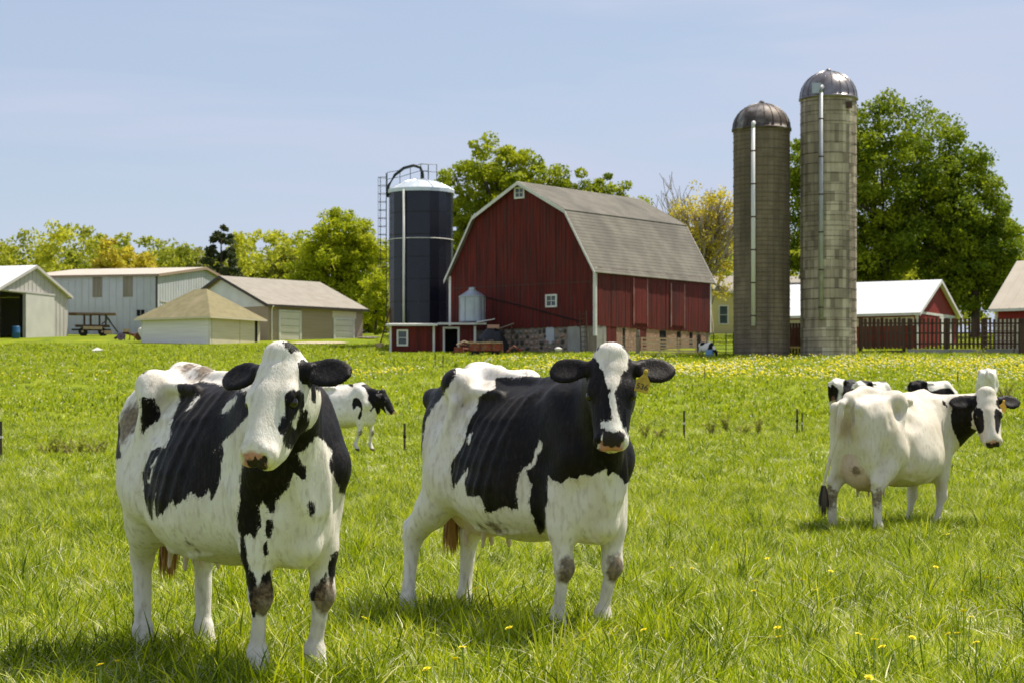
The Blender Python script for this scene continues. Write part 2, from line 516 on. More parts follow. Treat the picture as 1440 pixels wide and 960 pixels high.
    for i in range(9): MB().tube([(-.24, .01 + .15 * (i + .6) / 9, .28 * (i + .6)), (.24, .01 + .15 * (i + .6) / 9, .28 * (i + .6))], .020, 6).build('rung', DARKWOOD, ld)
    return b


barn()


# ------------------------------------------------------------------ gable roofed sheds
def gable_shed(label, name, cat, org, ang, L, W, he, hr, wallm, roofm, trimm, gable_door=None, rib=0, ov=.3, gable_m=None, dz=-.1, skip_gable=False, panels=0):
    z0 = gz(*org) + dz
    b = thing(name, label, cat, (org[0], org[1], z0), ang)
    gm = gable_m or wallm
    # gable wall at x = 0, with an optional real opening (y0, y1, height)
    if gable_door:
        a, c, h = gable_door
        g = MB()
        def rz(y): return he + (hr - he) * (1 - abs(y - W / 2) / (W / 2))
        g.prism([(0, -.6), (a, -.6), (a, h), (c, h), (c, -.6), (W, -.6), (W, he), (W / 2, hr), (0, he)], 'x', 0, .15)
        g.build('gable_wall', gm, b)
    else:
        MB().prism([(0, -.6), (W, -.6), (W, he), (W / 2, hr), (0, he)], 'x', 0, .15).build('gable_wall', gm, b)
    MB().prism([(0, -.6), (W, -.6), (W, he), (W / 2, hr), (0, he)], 'x', L - .15, L).build('gable_wall', gm, b)
    MB().box(.152, .0, -.6, L - .152, .15, he - .01).build('side_wall', wallm, b)
    MB().box(.152, W - .15, -.6, L - .152, W, he - .01).build('side_wall', wallm, b)
    k = (hr - he) / (W / 2)
    for s in (0, 1):
        ya, yb = (-ov, W / 2) if s == 0 else (W + ov, W / 2)
        rf = MB().slab([(-ov, ya, he - k * ov + .12), (L + ov, ya, he - k * ov + .12), (L + ov, yb, hr + .12), (-ov, yb, hr + .12)], .10)
        ro = rf.build('roof', roofm, b)
        if panels:
            sm = MB(); nv = Vector((0, -k if s == 0 else k, 1)).normalized() * .03
            for i in range(panels + 1):
                xx = lerp(-ov + .03, L + ov - .03, i / panels)
                p, q = Vector((xx, ya, he - k * ov + .122)), Vector((xx, yb, hr + .122))
                e = Vector((.025, 0, 0))
                sm.add([p - e, p + e, q + e, q - e, p - e * .6 + nv, p + e * .6 + nv, q + e * .6 + nv, q - e * .6 + nv], [(4, 5, 6, 7), (0, 4, 7, 3), (1, 2, 6, 5), (0, 1, 5, 4)])
            sm.build('roof_seam', roofm, ro)
    for xa in (-ov - .03, L + ov + .004):
        for s in (0, 1):
            ya = -ov if s == 0 else W + ov
            MB().prism([(ya, he - k * ov - .10), (W / 2, hr - .10), (W / 2, hr + .13), (ya, he - k * ov + .13)], 'x', xa, xa + .026).build('rake_trim', trimm, b)
    for ya in (-ov - .03, W + ov + .004):
        MB().box(-ov, ya, he - k * ov - .06, L + ov, ya + .026, he - k * ov + .11).build('eave_trim', trimm, b)
    if rib:
        m = MB()
        for i in range(1, int(W / rib)):
            y = i * rib
            if gable_door and gable_door[0] - .05 < y < gable_door[1] + .05:
                zb = gable_door[2] + .02
            else: zb = -.5
            zt = he + (hr - he) * (1 - abs(y - W / 2) / (W / 2)) - .05
            if zt > zb: m.prism([(y - .04, zb), (y + .04, zb), (y + .04, zt), (y - .04, zt)], 'x', -.03, -.002)
        m.build('wall_rib', gm, b, kind='stuff')
        m = MB()
        for i in range(1, int(L / rib)):
            m.box(i * rib - .04, W + .002, -.5, i * rib + .04, W + .03, he - .05)
            m.box(i * rib - .04, -.03, -.5, i * rib + .04, -.002, he - .05)
        m.build('wall_rib', wallm, b, kind='stuff')
    return b


# grey machine shed at the left edge (gable toward us, open door)
A = gable_shed('grey metal gable shed at the left edge with a dark open doorway and white roof', 'metal_shed', 'shed', (-35.4, 170.0), math.atan2(.305, -.952), 14, 10.5, 3.25, 5.25, METGREY, METROOF, METGREY, (6.6, 10.2, 3.1), .6)
MB().box(-.10, 2.3, -.4, -.032, 6.55, 3.15).build('sliding_door', pm('pale_green_grey_door', (.52, .51, .47), (.46, .455, .42), .8, .5), A)
MB().box(-.14, 2.2, 3.16, -.02, 10.4, 3.30).build('door_track', METGREY, A)
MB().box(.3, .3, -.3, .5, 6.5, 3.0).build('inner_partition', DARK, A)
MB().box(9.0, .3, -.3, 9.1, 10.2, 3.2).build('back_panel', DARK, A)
bb = thing('blue_barrel', 'blue plastic barrel standing inside the open doorway of the left shed', 'barrel', (-37.55, 161.5, gz(-37.5, 161.5)))
MB().lathe([(.27, 0), (.30, .06), (.30, .40), (.32, .43), (.30, .46), (.30, .85), (.27, .92)], 18).build('drum', pm('blue_plastic', (.02, .10, .22), rough=.45), bb, True)
MB().lathe([(.06, 0), (.06, .04)], 10, (.12, 0, .92)).build('bung', DARK, bb)

# long blue-grey machine shed
u = Vector((-.978, .208)); v = Vector((.208, .978))
corner = Vector((side(221, 180.0), 180.0)); W_ = 22.4; og = corner + v * W_
B = gable_shed('long low blue-grey ribbed metal shed behind the hay wagon', 'metal_shed', 'shed', (og.x, og.y), math.atan2(.208, -.978), 12, W_, 5.1, 6.45, METWALL, TANROOF, pm('brown_trim', (.28, .20, .15), rough=.6), None, .62, .25, dz=0)
B.location.z = gz(corner.x, corner.y) - .1
for i, xx in enumerate((2.2, 4.95, 9.9)):
    MB().box(xx, W_ + .032, 3.3, xx + .85, W_ + .05, 5.0).build('translucent_panel', PANEL, B)
window(B, 'y', W_ + .03, 1.45, 1.55, .95, .75, METWALL, DARK, 1, (1, 0))
MB().box(-.05, W_ - .02, -.3, .12, W_ + .06, 5.0).build('corner_post', pm('dark_brown_trim', (.07, .06, .055), rough=.6), B)
MB().box(-.06, 8.0, 2.9, -.034, 21.8, 3.0).build('girt_trim', METGREY, B)

# tan building with white garage doors
D = gable_shed('tan sided outbuilding with two white overhead doors and a brown-grey roof', 'outbuilding', 'outbuilding', (side(377, 156.0), 156.0), math.atan2(.73, .685), 9.4, 10.5, 2.75, 4.95, TAN, BROWNR, pm('dark_roof_trim', (.06, .05, .045), rough=.6), None, 0, .32)
MB().prism([(.35, 2.62), (10.15, 2.62), (5.25, 4.80)], 'x', -.03, -.004).build('white_gable_panel', pm('white_metal_siding', (.72, .72, .71), (.64, .64, .63), 1, .5), D)
WD = pm('white_overhead_door', (.66, .62, .55), (.60, .56, .49), 1, .5, bump=.1)
for a, c, h in ((1.15, 3.0, 2.25), (6.55, 8.35, 1.85)):
    d = MB(); n = 5
    for i in range(n): d.box(a, -.075, -.3 + (h + .3) * i / n + .012, c, -.005, -.3 + (h + .3) * (i + 1) / n - .012)
    do = d.build('overhead_door', WD, D)
    fr = MB(); fr.box(a - .16, -.10, -.3, a - .01, -.004, h + .14); fr.box(c + .01, -.10, -.3, c + .16, -.004, h + .14); fr.box(a - .005, -.10, h + .01, c + .005, -.004, h + .14)
    fr.build('door_frame', WHITE, do)
MB().box(6.3, -.03, 1.98, 8.7, -.003, 2.5).build('door_header', CREAM, D)
MB().tube([(.2, -.35, 2.62), (.28, -.10, 2.35), (.28, -.08, -.2)], .055, 8).build('downspout', WHITE, D)

# small white garage with a hipped olive roof
C0 = (side(295, 148.0), 148.0)
Cb = thing('garage', 'small white garage with a hipped olive brown roof in front of the tan building', 'garage', (C0[0], C0[1], gz(*C0) - .1), math.atan2(.839, .545))
CW, CL, CH_ = 5.4, 6.4, 2.05
for a in ((0, 0, -.5, CW, .12, CH_), (0, CL - .12, -.5, CW, CL, CH_)): MB().box(*a).build('wall', CREAM if a[1] == 0 else WHITE, Cb)
for a in ((0, .121, -.5, .12, CL - .121, CH_), (CW - .12, .121, -.5, CW, CL - .121, CH_)): MB().box(*a).build('wall', pm('grey_white_siding', (.80, .76, .73), (.70, .665, .64), 1, .6, bump=.15, stretch=(.3, .3, 6)), Cb)
e = .35; za = CH_ - .05
P4 = [(-e, -e, za), (CW + e, -e, za), (CW + e, CL + e, za), (-e, CL + e, za)]
R1, R2 = (CW / 2, CL / 2 - .55, 4.15), (CW / 2, CL / 2 + .55, 4.15)
for q in ((P4[0], P4[1], R1, R1), (P4[1], P4[2], R2, R1), (P4[2], P4[3], R2, R2), (P4[3], P4[0], R1, R2)):
    pts = [q[0], q[1], q[2]] + ([q[3]] if q[3] != q[2] else [])
    n_ = len(pts)
    MB().add(list(pts) + [(p[0], p[1], p[2] - .10) for p in pts], [tuple(range(n_)), tuple(range(2 * n_ - 1, n_ - 1, -1))] + [(i, (i + 1) % n_, n_ + (i + 1) % n_, n_ + i) for i in range(n_)]).build('roof', OLIVE, Cb)
fb = MB(); fb.box(-e - .02, -e - .03, za - .12, CW + e + .02, -e - .004, za - .01); fb.box(-e - .03, -e, za - .12, -e - .004, CL + e, za - .01); fb.build('fascia', CREAM, Cb)
for a, c in ((.15, 3.1), (3.16, 4.75)): MB().box(a, -.06, -.4, c, -.004, 1.92).build('door_panel', CREAM, Cb)
MB().box(4.85, -.03, -.4, 5.1, -.004, 1.95).build('dark_gap', DARK, Cb)
MB().box(-.05, -.06, -.4, .1, -.003, 2.0).build('corner_board', WHITE, Cb)

# red shed with white metal roof behind the picket fence
Rr = gable_shed('low red shed with a bright white metal roof behind the picket fence', 'red_shed', 'shed', (30.2, 144.9), math.atan2(.5, -.866), 10.5, 8.0, 2.55, 4.75, RED2, METROOF, WHITE, None, 0, .3, panels=0)
Rr.location.z = 5.75
MB().box(.2, 8.004, 1.7, 10.3, 8.03, 2.25).build('cream_band', CREAM, Rr)
MB().box(-.03, .9, -.3, -.004, 3.6, 2.45).build('white_door', WHITE, Rr)
MB().box(-.035, .2, 2.46, -.004, 7.8, 2.62).build('gable_trim', WHITE, Rr)
MB().box(-.05, 7.86, -.4, .1, 8.05, 2.4).build('corner_board', WHITE, Rr)
G2 = gable_shed('grey brown shed roof showing just behind the white roofed red shed', 'grey_shed', 'shed', (side(1266, 160), 163.0), math.atan2(.3, -.95), 9, 6.5, 2.6, 4.1, TAN, BROWNR, WHITE)
G2.location.z = 7.55
# tan roofed building at the right edge
E = gable_shed('building at the right edge with a steep pale tan ribbed metal roof', 'outbuilding', 'outbuilding', (30.8, 136.0), math.atan2(-.574, .819), 14, 9.0, 2.75, 5.9, CREAM, TANROOF, WHITE, None, 0, .3, panels=22)
E.location.z = 5.72
MB().box(.2, -.03, 2.0, 13.8, -.004, 2.7).build('red_band', RED2, E)
MB().box(-.04, -.04, -.4, .12, -.004, 2.0).build('corner_board', WHITE, E)
# yellow house seen between the barn and the silo
Hh = gable_shed('pale yellow house glimpsed between the barn and the left concrete silo', 'house', 'house', (side(1003, 185), 185.0), math.atan2(.12, .99), 10, 8, 3.9, 5.4, pm('yellow_clapboard', (.62, .52, .26), (.56, .46, .22), 1, .6, bump=.2, stretch=(.3, .3, 7)), BROWNR, WHITE)
Hh.location.z = gz(17, 185) - .2
for xx in (.9, 2.9): window(Hh, 'y', -.005, xx, 1.0, .9, 1.7, WHITE, GLASS, -1, (0, 1))


# ------------------------------------------------------------------ silos
def hoop(parent, r, z, t, m, n=40):
    return MB().tube([(r * math.cos(2 * math.pi * i / n), r * math.sin(2 * math.pi * i / n), z) for i in range(n + 1)], t, 5, False).build('hoop', m, parent)


def stave_silo(label, x, y, r, H, Hd, cols, rows, stm, gapm, domem, hoopm, chute, seed, nh):
    rr = random.Random(seed)
    b = thing('concrete_silo', label, 'silo', (x, y, gz(x, y) - .1))
    MB().lathe([(r - .05, -.6), (r - .05, H)], 48).build('inner_wall', gapm, b, True)
    for mi, m in enumerate(stm):
        st = MB()
        rr2 = random.Random(seed); tone = [rr2.randrange(len(stm)) for _ in range(cols)]
        for c in range(cols):
            a0, a1 = 2 * math.pi * c / cols, 2 * math.pi * (c + 1) / cols
            for k in range(rows):
                which = (tone[c] if rr2.random() < .62 else rr2.randrange(len(stm))); p = rr2.uniform(-.008, .010); g = .05 / cols * 6.28 * .35
                z0 = H * k / rows + .008; z1 = H * (k + 1) / rows - .008
                if k == 0: z0 = -.5
                if which != mi: continue
                off = (.5 * H / rows) if c % 2 and stm_stagger(rows) else 0
                z0 = max(min(z0 + off, H), -.5); z1 = min(z1 + off, H)
                if z1 - z0 < .03: continue
                q = []
                for a in (a0 + g, a1 - g):
                    for rad in (r - .05, r + p):
                        q.append((rad * math.cos(a), rad * math.sin(a)))
                i0, o0, i1, o1 = q
                st.add([(*o0, z0), (*o1, z0), (*o1, z1), (*o0, z1), (*i0, z0), (*i1, z0), (*i1, z1), (*i0, z1)], [(0, 1, 2, 3), (0, 4, 5, 1), (2, 6, 7, 3), (0, 3, 7, 4), (1, 5, 6, 2)])
        st.build('stave', m, b, kind='stuff')
    for i in range(nh):
        hoop(b, r + .022, H * (i + .5) / nh, .012, hoopm)
    # ribbed sheet metal dome
    prof = [(r + .10, H - .12), (r + .10, H + .02)] + [((r + .05) * math.cos(t), H + Hd * math.sin(t)) for t in np.linspace(0.02, 1.52, 12)]
    dm = MB().lathe(prof, 48).build('dome', domem, b, True)
    for i in range(20):
        a = 2 * math.pi * i / 20
        MB().tube([((r + .06) * math.cos(t) * math.cos(a), (r + .06) * math.cos(t) * math.sin(a), H + (Hd + .01) * math.sin(t)) for t in np.linspace(.03, 1.5, 9)], .022, 4).build('dome_rib', domem, dm)
    MB().lathe([(.16, 0), (.16, .14), (.05, .22)], 12, (0, 0, H + Hd - .04)).build('vent_cap', domem, b, True)
    ca, ct, cbm, cm = chute
    cx, cy = (r + .16) * math.cos(ca), (r + .16) * math.sin(ca)
    ch = MB().tube([(cx, cy, cbm), (cx, cy, ct)], .13, 10).build('filler_pipe', cm, b, True)
    for i in range(6):
        z = lerp(cbm, ct, (i + .3) / 6)
        MB().lathe([(.145, -.04), (.16, 0), (.145, .04)], 10, (cx, cy, z)).build('pipe_clamp', DARKWOOD, ch)
    MB().tube([(cx, cy, ct), (cx * .97, cy * .97, ct + .28), (cx * .80, cy * .80, ct + .42)], .14, 10).build('pipe_elbow', cm, b, True)
    return b


def stm_stagger(rows): return rows > 30


DOMEM = pm('rusting_silo_dome', (.095, .074, .062), (.055, .045, .040), 3, .55, .35, stretch=(1, 1, 1), c3=(.28, .26, .25), s3=1.2, lo3=.5, hi3=.7)
DOMEG = pm('galvanised_silo_dome', (.25, .235, .235), (.15, .138, .138), 2, .34, .75, c3=(.14, .115, .10), s3=2.5, lo3=.55, hi3=.75)
CST = dict(scale=1.2, rough=.9, bump=.3, s3=.7, lo3=.44, hi3=.68, st3=(1.6, 1.6, .14))
LEFTST = [pm('brown_concrete_stave', (.215, .168, .115), (.17, .133, .092), c3=(.105, .082, .058), **CST), pm('grey_concrete_stave', (.245, .195, .138), (.195, .155, .11), c3=(.115, .09, .066), **CST)]
RIGHTST = [pm('pale_concrete_stave', (.48, .41, .315), (.39, .33, .25), c3=(.19, .155, .115), **CST), pm('buff_concrete_stave', (.34, .29, .22), (.27, .23, .175), c3=(.14, .115, .088), **CST), pm('light_concrete_stave', (.60, .53, .41), (.48, .415, .32), c3=(.23, .19, .14), **CST)]
GAPM = pm('dark_stave_joint', (.06, .05, .04), rough=.95)
s1 = stave_silo('shorter brown-grey concrete silo with a rusty dome and a white pipe', side(1071, 128), 128.0, 1.69, 13.65, 1.55, 30, 26, LEFTST, pm('stave_joint_brown', (.11, .09, .07), rough=.95), DOMEM, pm('dull_hoop', (.11, .095, .08), rough=.6, metal=.3), (R(-112), 13.5, 1.8, pm('white_pipe', (.62, .62, .60), rough=.4)), 5, 26)
s2 = stave_silo('tallest silo, pale concrete staves with a shiny metal dome and a grey pipe', side(1165, 128), 128.0, 1.67, 15.5, 1.62, 42, 27, RIGHTST, GAPM, DOMEG, pm('rusty_hoop', (.07, .055, .045), rough=.6, metal=.3), (R(-112), 15.6, 2.2, pm('grey_painted_pipe', (.36, .38, .40), (.28, .29, .30), 2, .5, .2)), 9, 25)
MB().box(-.25, -.10, 0, .25, .10, .62).build('hatch_door', GALV, s2, loc=(-.95, -1.62, 15.55))
MB().box(-.18, -.06, 0, .18, .06, .40).build('ladder_box', DARKWOOD, s2, loc=(1.0, -1.52, 14.7))


def blue_silo():
    x, y, r = side(592, 144.0), 144.0, 2.16
    z = gz(x, y) - .1
    b = thing('blue_silo', 'dark blue glass-coated steel silo with a pale roof and caged ladder', 'silo', (x, y, z))
    navy = pm('navy_enamel_steel', (.006, .008, .019), (.010, .012, .025), .5, .27, .0, spec=.45)
    H = 10.45
    for i in range(7):
        z0, z1 = H * i / 7, H * (i + 1) / 7
        MB().lathe([(r, z0 + .006), (r + .006, z0 + .03), (r + .006, z1 - .03), (r, z1 - .006)], 20).build('wall_ring', navy, b)
    pale = pm('pale_blue_white_roof', (.62, .68, .72), (.54, .60, .65), 1.5, .35, .3)
    MB().lathe([(r + .10, H - .10), (r + .10, H + .14), (r * .62, H + .62), (.35, H + .86), (.02, H + .90)], 20).build('roof', pale, b)
    for i in range(10):
        a = 2 * math.pi * i / 10 + .1
        MB().tube([((r + .08) * math.cos(a), (r + .08) * math.sin(a), H + .17), (r * .62 * math.cos(a), r * .62 * math.sin(a), H + .645), (.3 * math.cos(a), .3 * math.sin(a), H + .89)], .022, 4).build('roof_seam', pale, b)
    hoop(b, r + .03, H * .69, .03, WHITE)
    a = R(-118)
    MB().tube([((r + .10) * math.cos(a), (r + .10) * math.sin(a), -.2), ((r + .10) * math.cos(a), (r + .10) * math.sin(a), H)], .085, 8).build('white_pipe', WHITE, b, True)
    # ladder with hoops on the left side
    lx = -r - .30
    ld = MB()
    for s in (-.20, .20): ld.tube([(lx + .12, s, 2.0), (lx + .12, s, H + 1.3)], .022, 5)
    lo = ld.build('ladder', STEELD, b)
    for i in range(20): MB().tube([(lx + .12, -.2, 2.3 + i * .47), (lx + .12, .2, 2.3 + i * .47)], .016, 5).build('rung', STEELD, lo)
    for i in range(12):
        zz = 5.4 + i * .55
        MB().tube([(lx + .12 - .55 * math.sin(t), .36 * math.cos(t) * 1.0, zz) for t in np.linspace(0, math.pi, 9)], .018, 4).build('cage_hoop', STEELD, lo)
    for t in (.8, 1.57, 2.3): MB().tube([(lx + .12 - .55 * math.sin(t), .36 * math.cos(t), 5.4), (lx + .12 - .55 * math.sin(t), .36 * math.cos(t), 11.5)], .013, 4).build('cage_bar', STEELD, lo)
    # roof walkway rails and the big filler pipe arching over to the middle
    rl = MB()
    xs = [-r - .1, -1.4, -.7, 0, .5]
    zz = [H + .35, H + .5, H + .72, H + .92, H + .9]
    for xx, q in zip(xs, zz): rl.tube([(xx, -.35, q - .25), (xx, -.35, q + .95)], .022, 4)
    for d in (.5, .95): rl.tube([(xx, -.35, q + d) for xx, q in zip(xs, zz)], .020, 4)
    for xx in (.5, .5 + .55): rl.tube([(xx, .2, H + .7), (xx, .2, H + 1.9)], .022, 4)
    for d in (1.4, 1.9): rl.tube([(.0, -.35, H + d), (.55, .0, H + d), (1.1, .25, H + d)], .020, 4)
    rl.build('walkway_rail', STEELD, b)
    MB().tube([(-r - .10, -.2, H - .35), (-r - .03, -.2, H + .4), (-1.75, -.2, H + 1.15), (-1.15, -.15, H + 1.62), (-.5, -.1, H + 1.80), (-.05, 0, H + 1.68), (.10, 0, H + 1.3), (.12, 0, H + .8)], .105, 9).build('filler_pipe', STEELD, b, True)
    return b


blue_silo()


def red_annex():
    Y = 134.0
    x0 = side(548, Y); z0 = gz(x0, Y) - .08
    s = thing('red_annex', 'low red lean-to with a white roof at the foot of the blue silo', 'shed', (x0, Y, z0))
    w = 131 * Y / 3000.0
    wm = RED
    def part(name, m, *bx, kind=None):
        return MB().box(*bx).build(name, m, s)
    part('front_wall', wm, 0, 0, -.5, 2.85, .12, 1.72); part('side_wall', wm, 0, .122, -.5, .12, 5.0, 1.72)
    part('front_wall', wm, 2.85, .50, -.5, 3.45, .62, 1.72)
    part('front_wall', wm, 4.25, .50, -.5, w - .45, .62, 1.72); part('front_wall', wm, 3.45, .50, 1.62, 4.25, .62, 1.72)
    part('side_wall', wm, 2.73, .122, -.5, 2.85, .5, 1.70)
    part('side_wall', wm, w - .57, .622, -.5, w - .45, 3.0, 1.72)
    part('dark_interior', DARK, 3.2, 1.6, -.4, 4.6, 1.7, 1.7)
    for a in (0.0, 2.72): part('corner_board', WHITE, a - .02, -.03, -.3, a + .12, -.003, 1.72)
    part('corner_board', WHITE, w - .58, .47, -.3, w - .43, .497, 1.72)
    for a in (3.32, 4.25): part('door_frame', WHITE, a, .46, -.3, a + .13, .497, 1.66)
    part('door_frame', WHITE, 3.452, .465, 1.54, 4.248, .497, 1.66)
    window(s, 'y', -.003, .80, .45, .72, 1.02, WHITE, GLASS, -1, (0, 1))
    rm = pm('white_flat_roof', (.66, .65, .63), (.56, .55, .53), 1, .5)
    MB().slab([(-.25, -.35, 1.80), (3.0, -.35, 1.80), (3.0, 5.2, 2.10), (-.25, 5.2, 2.10)], .12).build('roof', rm, s)
    MB().slab([(3.004, .12, 1.90), (w + .2, .12, 1.90), (w + .2, 3.1, 2.05), (3.004, 3.1, 2.05)], .12).build('roof', rm, s)
    MB().slab([(w - .4, -.1, 1.92), (w + .75, .05, 2.16), (w + .75, 1.3, 2.2), (w - .4, 1.3, 2.07)], .05).build('loose_roof_sheet', rm, s)
    # galvanised feed bin on the roof
    g = thing('feed_bin', 'small galvanised feed bin with a cone top standing on the red lean-to roof', 'grain bin', (side(664, 135.9), 135.9, z0 + 2.02))
    prof = [(.80, 0)] + [(.80 + (.018 if i % 2 else 0), .06 + i * .055) for i in range(28)] + [(.80, 1.62)]
    MB().lathe(prof, 28).build('corrugated_wall', GALV, g, True)
    MB().lathe([(.86, 1.58), (.86, 1.64), (.22, 2.06), (.22, 2.18), (.06, 2.24)], 28).build('cone_roof', GALV, g)
    for i in range(8):
        a = 2 * math.pi * i / 8 + .2
        MB().tube([(.83 * math.cos(a), .83 * math.sin(a), 0), (.83 * math.cos(a), .83 * math.sin(a), 1.6)], .022, 5).build('stiffener', GALV, g)


red_annex()

# ------------------------------------------------------------------ trees
def leaf_material(name, ca, cb, trans=.4):
    m = bpy.data.materials.new(name); m.use_nodes = True
    nt = m.node_tree; N, L = nt.nodes, nt.links
    b = N['Principled BSDF']; out = N['Material Output']
    at = N.new('ShaderNodeAttribute'); at.attribute_name = 'tint'
    mx = N.new('ShaderNodeMix'); mx.data_type = 'RGBA'
    mx.inputs['A'].default_value = (*ca, 1); mx.inputs['B'].default_value = (*cb, 1)
    L.new(at.outputs['Fac'], mx.inputs['Factor'])
    L.new(mx.outputs['Result'], b.inputs['Base Color'])
    b.inputs['Roughness'].default_value = .55; b.inputs['Specular IOR Level'].default_value = .25
    tr = N.new('ShaderNodeBsdfTranslucent'); L.new(mx.outputs['Result'], tr.inputs['Color'])
    ms = N.new('ShaderNodeMixShader'); ms.inputs[0].default_value = trans
    L.new(b.outputs[0], ms.inputs[1]); L.new(tr.outputs[0], ms.inputs[2]); L.new(ms.outputs[0], out.inputs['Surface'])
    return m


L_SPRING = leaf_material('spring_leaf', (.210, .275, .010), (.430, .460, .014), .52)
L_MAPLE = leaf_material('maple_leaf', (.100, .160, .007), (.290, .350, .010), .5)
L_GOLD = leaf_material('gold_green_leaf', (.50, .43, .035), (.64, .54, .06), .55)
L_DARK = leaf_material('dark_leaf', (.065, .110, .010), (.120, .180, .014), .4)
L_GREY = leaf_material('dull_olive_leaf', (.220, .240, .035), (.360, .350, .055), .5)
L_CONIF = leaf_material('conifer_needles', (.040, .060, .016), (.090, .105, .028), .3)
L_LIME = leaf_material('lime_leaf', (.320, .380, .012), (.500, .520, .018), .54)
BARK = pm('grey_brown_bark', (.085, .068, .050), (.055, .044, .034), 3, .9, bump=.6, stretch=(3, 3, .5))
BARKP = pm('pale_grey_bark', (.42, .36, .26), (.30, .255, .18), 3, .9, bump=.5, stretch=(3, 3, .5))


def leaves_mesh(name, centers, radii, per, size, m, seed, tint, flat=.75, up=.35):
    """per leaves round each clump centre; every leaf a small four-sided blade of its own direction"""
    r = np.random.RandomState(seed)
    n = len(centers) * per
    c = np.repeat(np.asarray(centers, float), per, 0); rad = np.repeat(np.asarray(radii, float), per)
    d = r.normal(size=(n, 3)); d /= np.linalg.norm(d, axis=1)[:, None]
    p = c + d * (rad * r.uniform(.25, 1, n) ** .6)[:, None] * np.array((1, 1, flat))
    nrm = r.normal(size=(n, 3)) + d * .6 + np.array((0, 0, up)); nrm /= np.linalg.norm(nrm, axis=1)[:, None]
    a = np.cross(nrm, r.normal(size=(n, 3))); a /= np.linalg.norm(a, axis=1)[:, None]
    b = np.cross(nrm, a)
    s = size * r.uniform(.6, 1.25, n)[:, None]
    v = np.stack([p - a * s * .55, p + b * s * .34 - nrm * s * .05, p + a * s * .55, p - b * s * .34 - nrm * s * .05], 1).reshape(-1, 3)
    t = np.clip(np.repeat(np.asarray(tint, float), per) + r.uniform(-.28, .28, n), 0, 1)
    return np_mesh(name, v, np.arange(4 * n), np.arange(0, 4 * n, 4), m, False, {'tint': ('FACE', t)})


def crown_points(ells, n, seed, inner=.45):
    r = np.random.RandomState(seed)
    w = np.array([e[3] * e[4] * e[5] for e in ells], float) ** (2 / 3.); w /= w.sum()
    pts = []
    for k in r.choice(len(ells), n, p=w):
        e = ells[k]
        d = r.normal(size=3); d /= np.linalg.norm(d)
        q = lerp(inner, 1.0, r.uniform() ** .7)
        pts.append((e[0] + d[0] * e[3] * q, e[1] + d[1] * e[4] * q, e[2] + d[2] * e[5] * q))
    return np.array(pts)


def limbs(mb, base, top_pts, trunk_top, r0, seed, sub=2):
    """tapered trunk with forking limbs running out to the given points"""
    r = random.Random(seed)
    b = Vector(base); tt = Vector(trunk_top)
    mid = b.lerp(tt, .5) + Vector((r.uniform(-.15, .15), r.uniform(-.15, .15), 0))
    mb.tube([b - Vector((0, 0, .5)), b + Vector((0, 0, .15)), mid, tt], [r0 * 1.45, r0 * 1.1, r0 * .85, r0 * .62], 9)
    for p in top_pts:
        p = Vector(p)
        st = b.lerp(tt, r.uniform(.62, 1.0))
        k = st.lerp(p, .45) + Vector((r.uniform(-.4, .4), r.uniform(-.4, .4), r.uniform(-.1, .7)))
        q = r.uniform(.28, .46) * r0
        mb.tube([st, k, p], [q, q * .6, .02], 6)
        for _ in range(sub):
            s2 = k.lerp(p, r.uniform(.1, .6)); e2 = p + Vector((r.uniform(-1, 1), r.uniform(-1, 1), r.uniform(-.5, .9))) * min((p - st).length * .16, .8)
            mb.tube([s2, s2.lerp(e2, .5) + Vector((0, 0, .15)), e2], [q * .42, q * .28, .012], 5)


def tree(name, label, x, y, ells, leafm, n, per, size, rad, seed, r0=.3, trunk=.35, bark=BARK, group=None, nl=16, inner=.45, cat='tree', zoff=0, sub=2, flat=.75):
    z = gz(x, y) + zoff
    t = thing(name, label, cat, (x, y, z), 0, group)
    pts = crown_points(ells, n, seed, inner)
    top = max(e[2] + e[5] for e in ells); bx = ells[0][0], ells[0][1]
    rr = np.random.RandomState(seed + 1)
    # clumps differ in tone one from another, with no order to it
    tint = np.clip(rr.normal(.45, .28, n), 0, 1)
    radii = rad * rr.uniform(.6, 1.25, n)
    cr = bpy.data.objects.new('crown', leaves_mesh('crown', pts, radii, per, size, leafm, seed, tint, flat)); COL.objects.link(cr); cr.parent = t
    mb = MB()
    sel = rr.choice(n, min(nl, n), replace=False)
    limbs(mb, (0, 0, 0), [tuple(pts[i]) for i in sel], (bx[0] * .4, bx[1] * .4, top * trunk), r0, seed, sub)
    mb.build('trunk', bark, t, True)
    return t


def E_(*a): return a


# big maple behind the concrete silos and its neighbour
xm = side(1250, 166)
tree('maple_tree', 'huge dark green maple rising behind the tallest silo', xm, 166.0,
     [E_(-1.2, 0, 11.0, 7.0, 6.5, 7.4), E_(.9, 0, 13.2, 5.2, 5, 5.6), E_(4.2, -.5, 10.5, 4.0, 4.5, 5.8), E_(-4.6, 0, 9.5, 4.2, 4, 6.6), E_(1, -1, 6.2, 7.0, 5.2, 3.4)], L_MAPLE, 620, 135, .275, 1.05, 11, .55, .45, nl=30, inner=.5)
tree('maple_tree', 'rounded maple with a visible trunk at the right of the huge maple', side(1372, 163), 163.0,
     [E_(0, 0, 8.8, 2.9, 3.2, 3.8), E_(1.0, 0, 7.0, 2.6, 3.0, 3.2), E_(-1.3, -.3, 6.4, 2.9, 3.0, 2.8), E_(.8, 0, 4.9, 2.3, 2.6, 1.5), E_(.4, 0, 3.3, 3.1, 2.6, 1.5)], L_MAPLE, 290, 120, .27, .85, 12, .34, .5, nl=22, inner=.4)
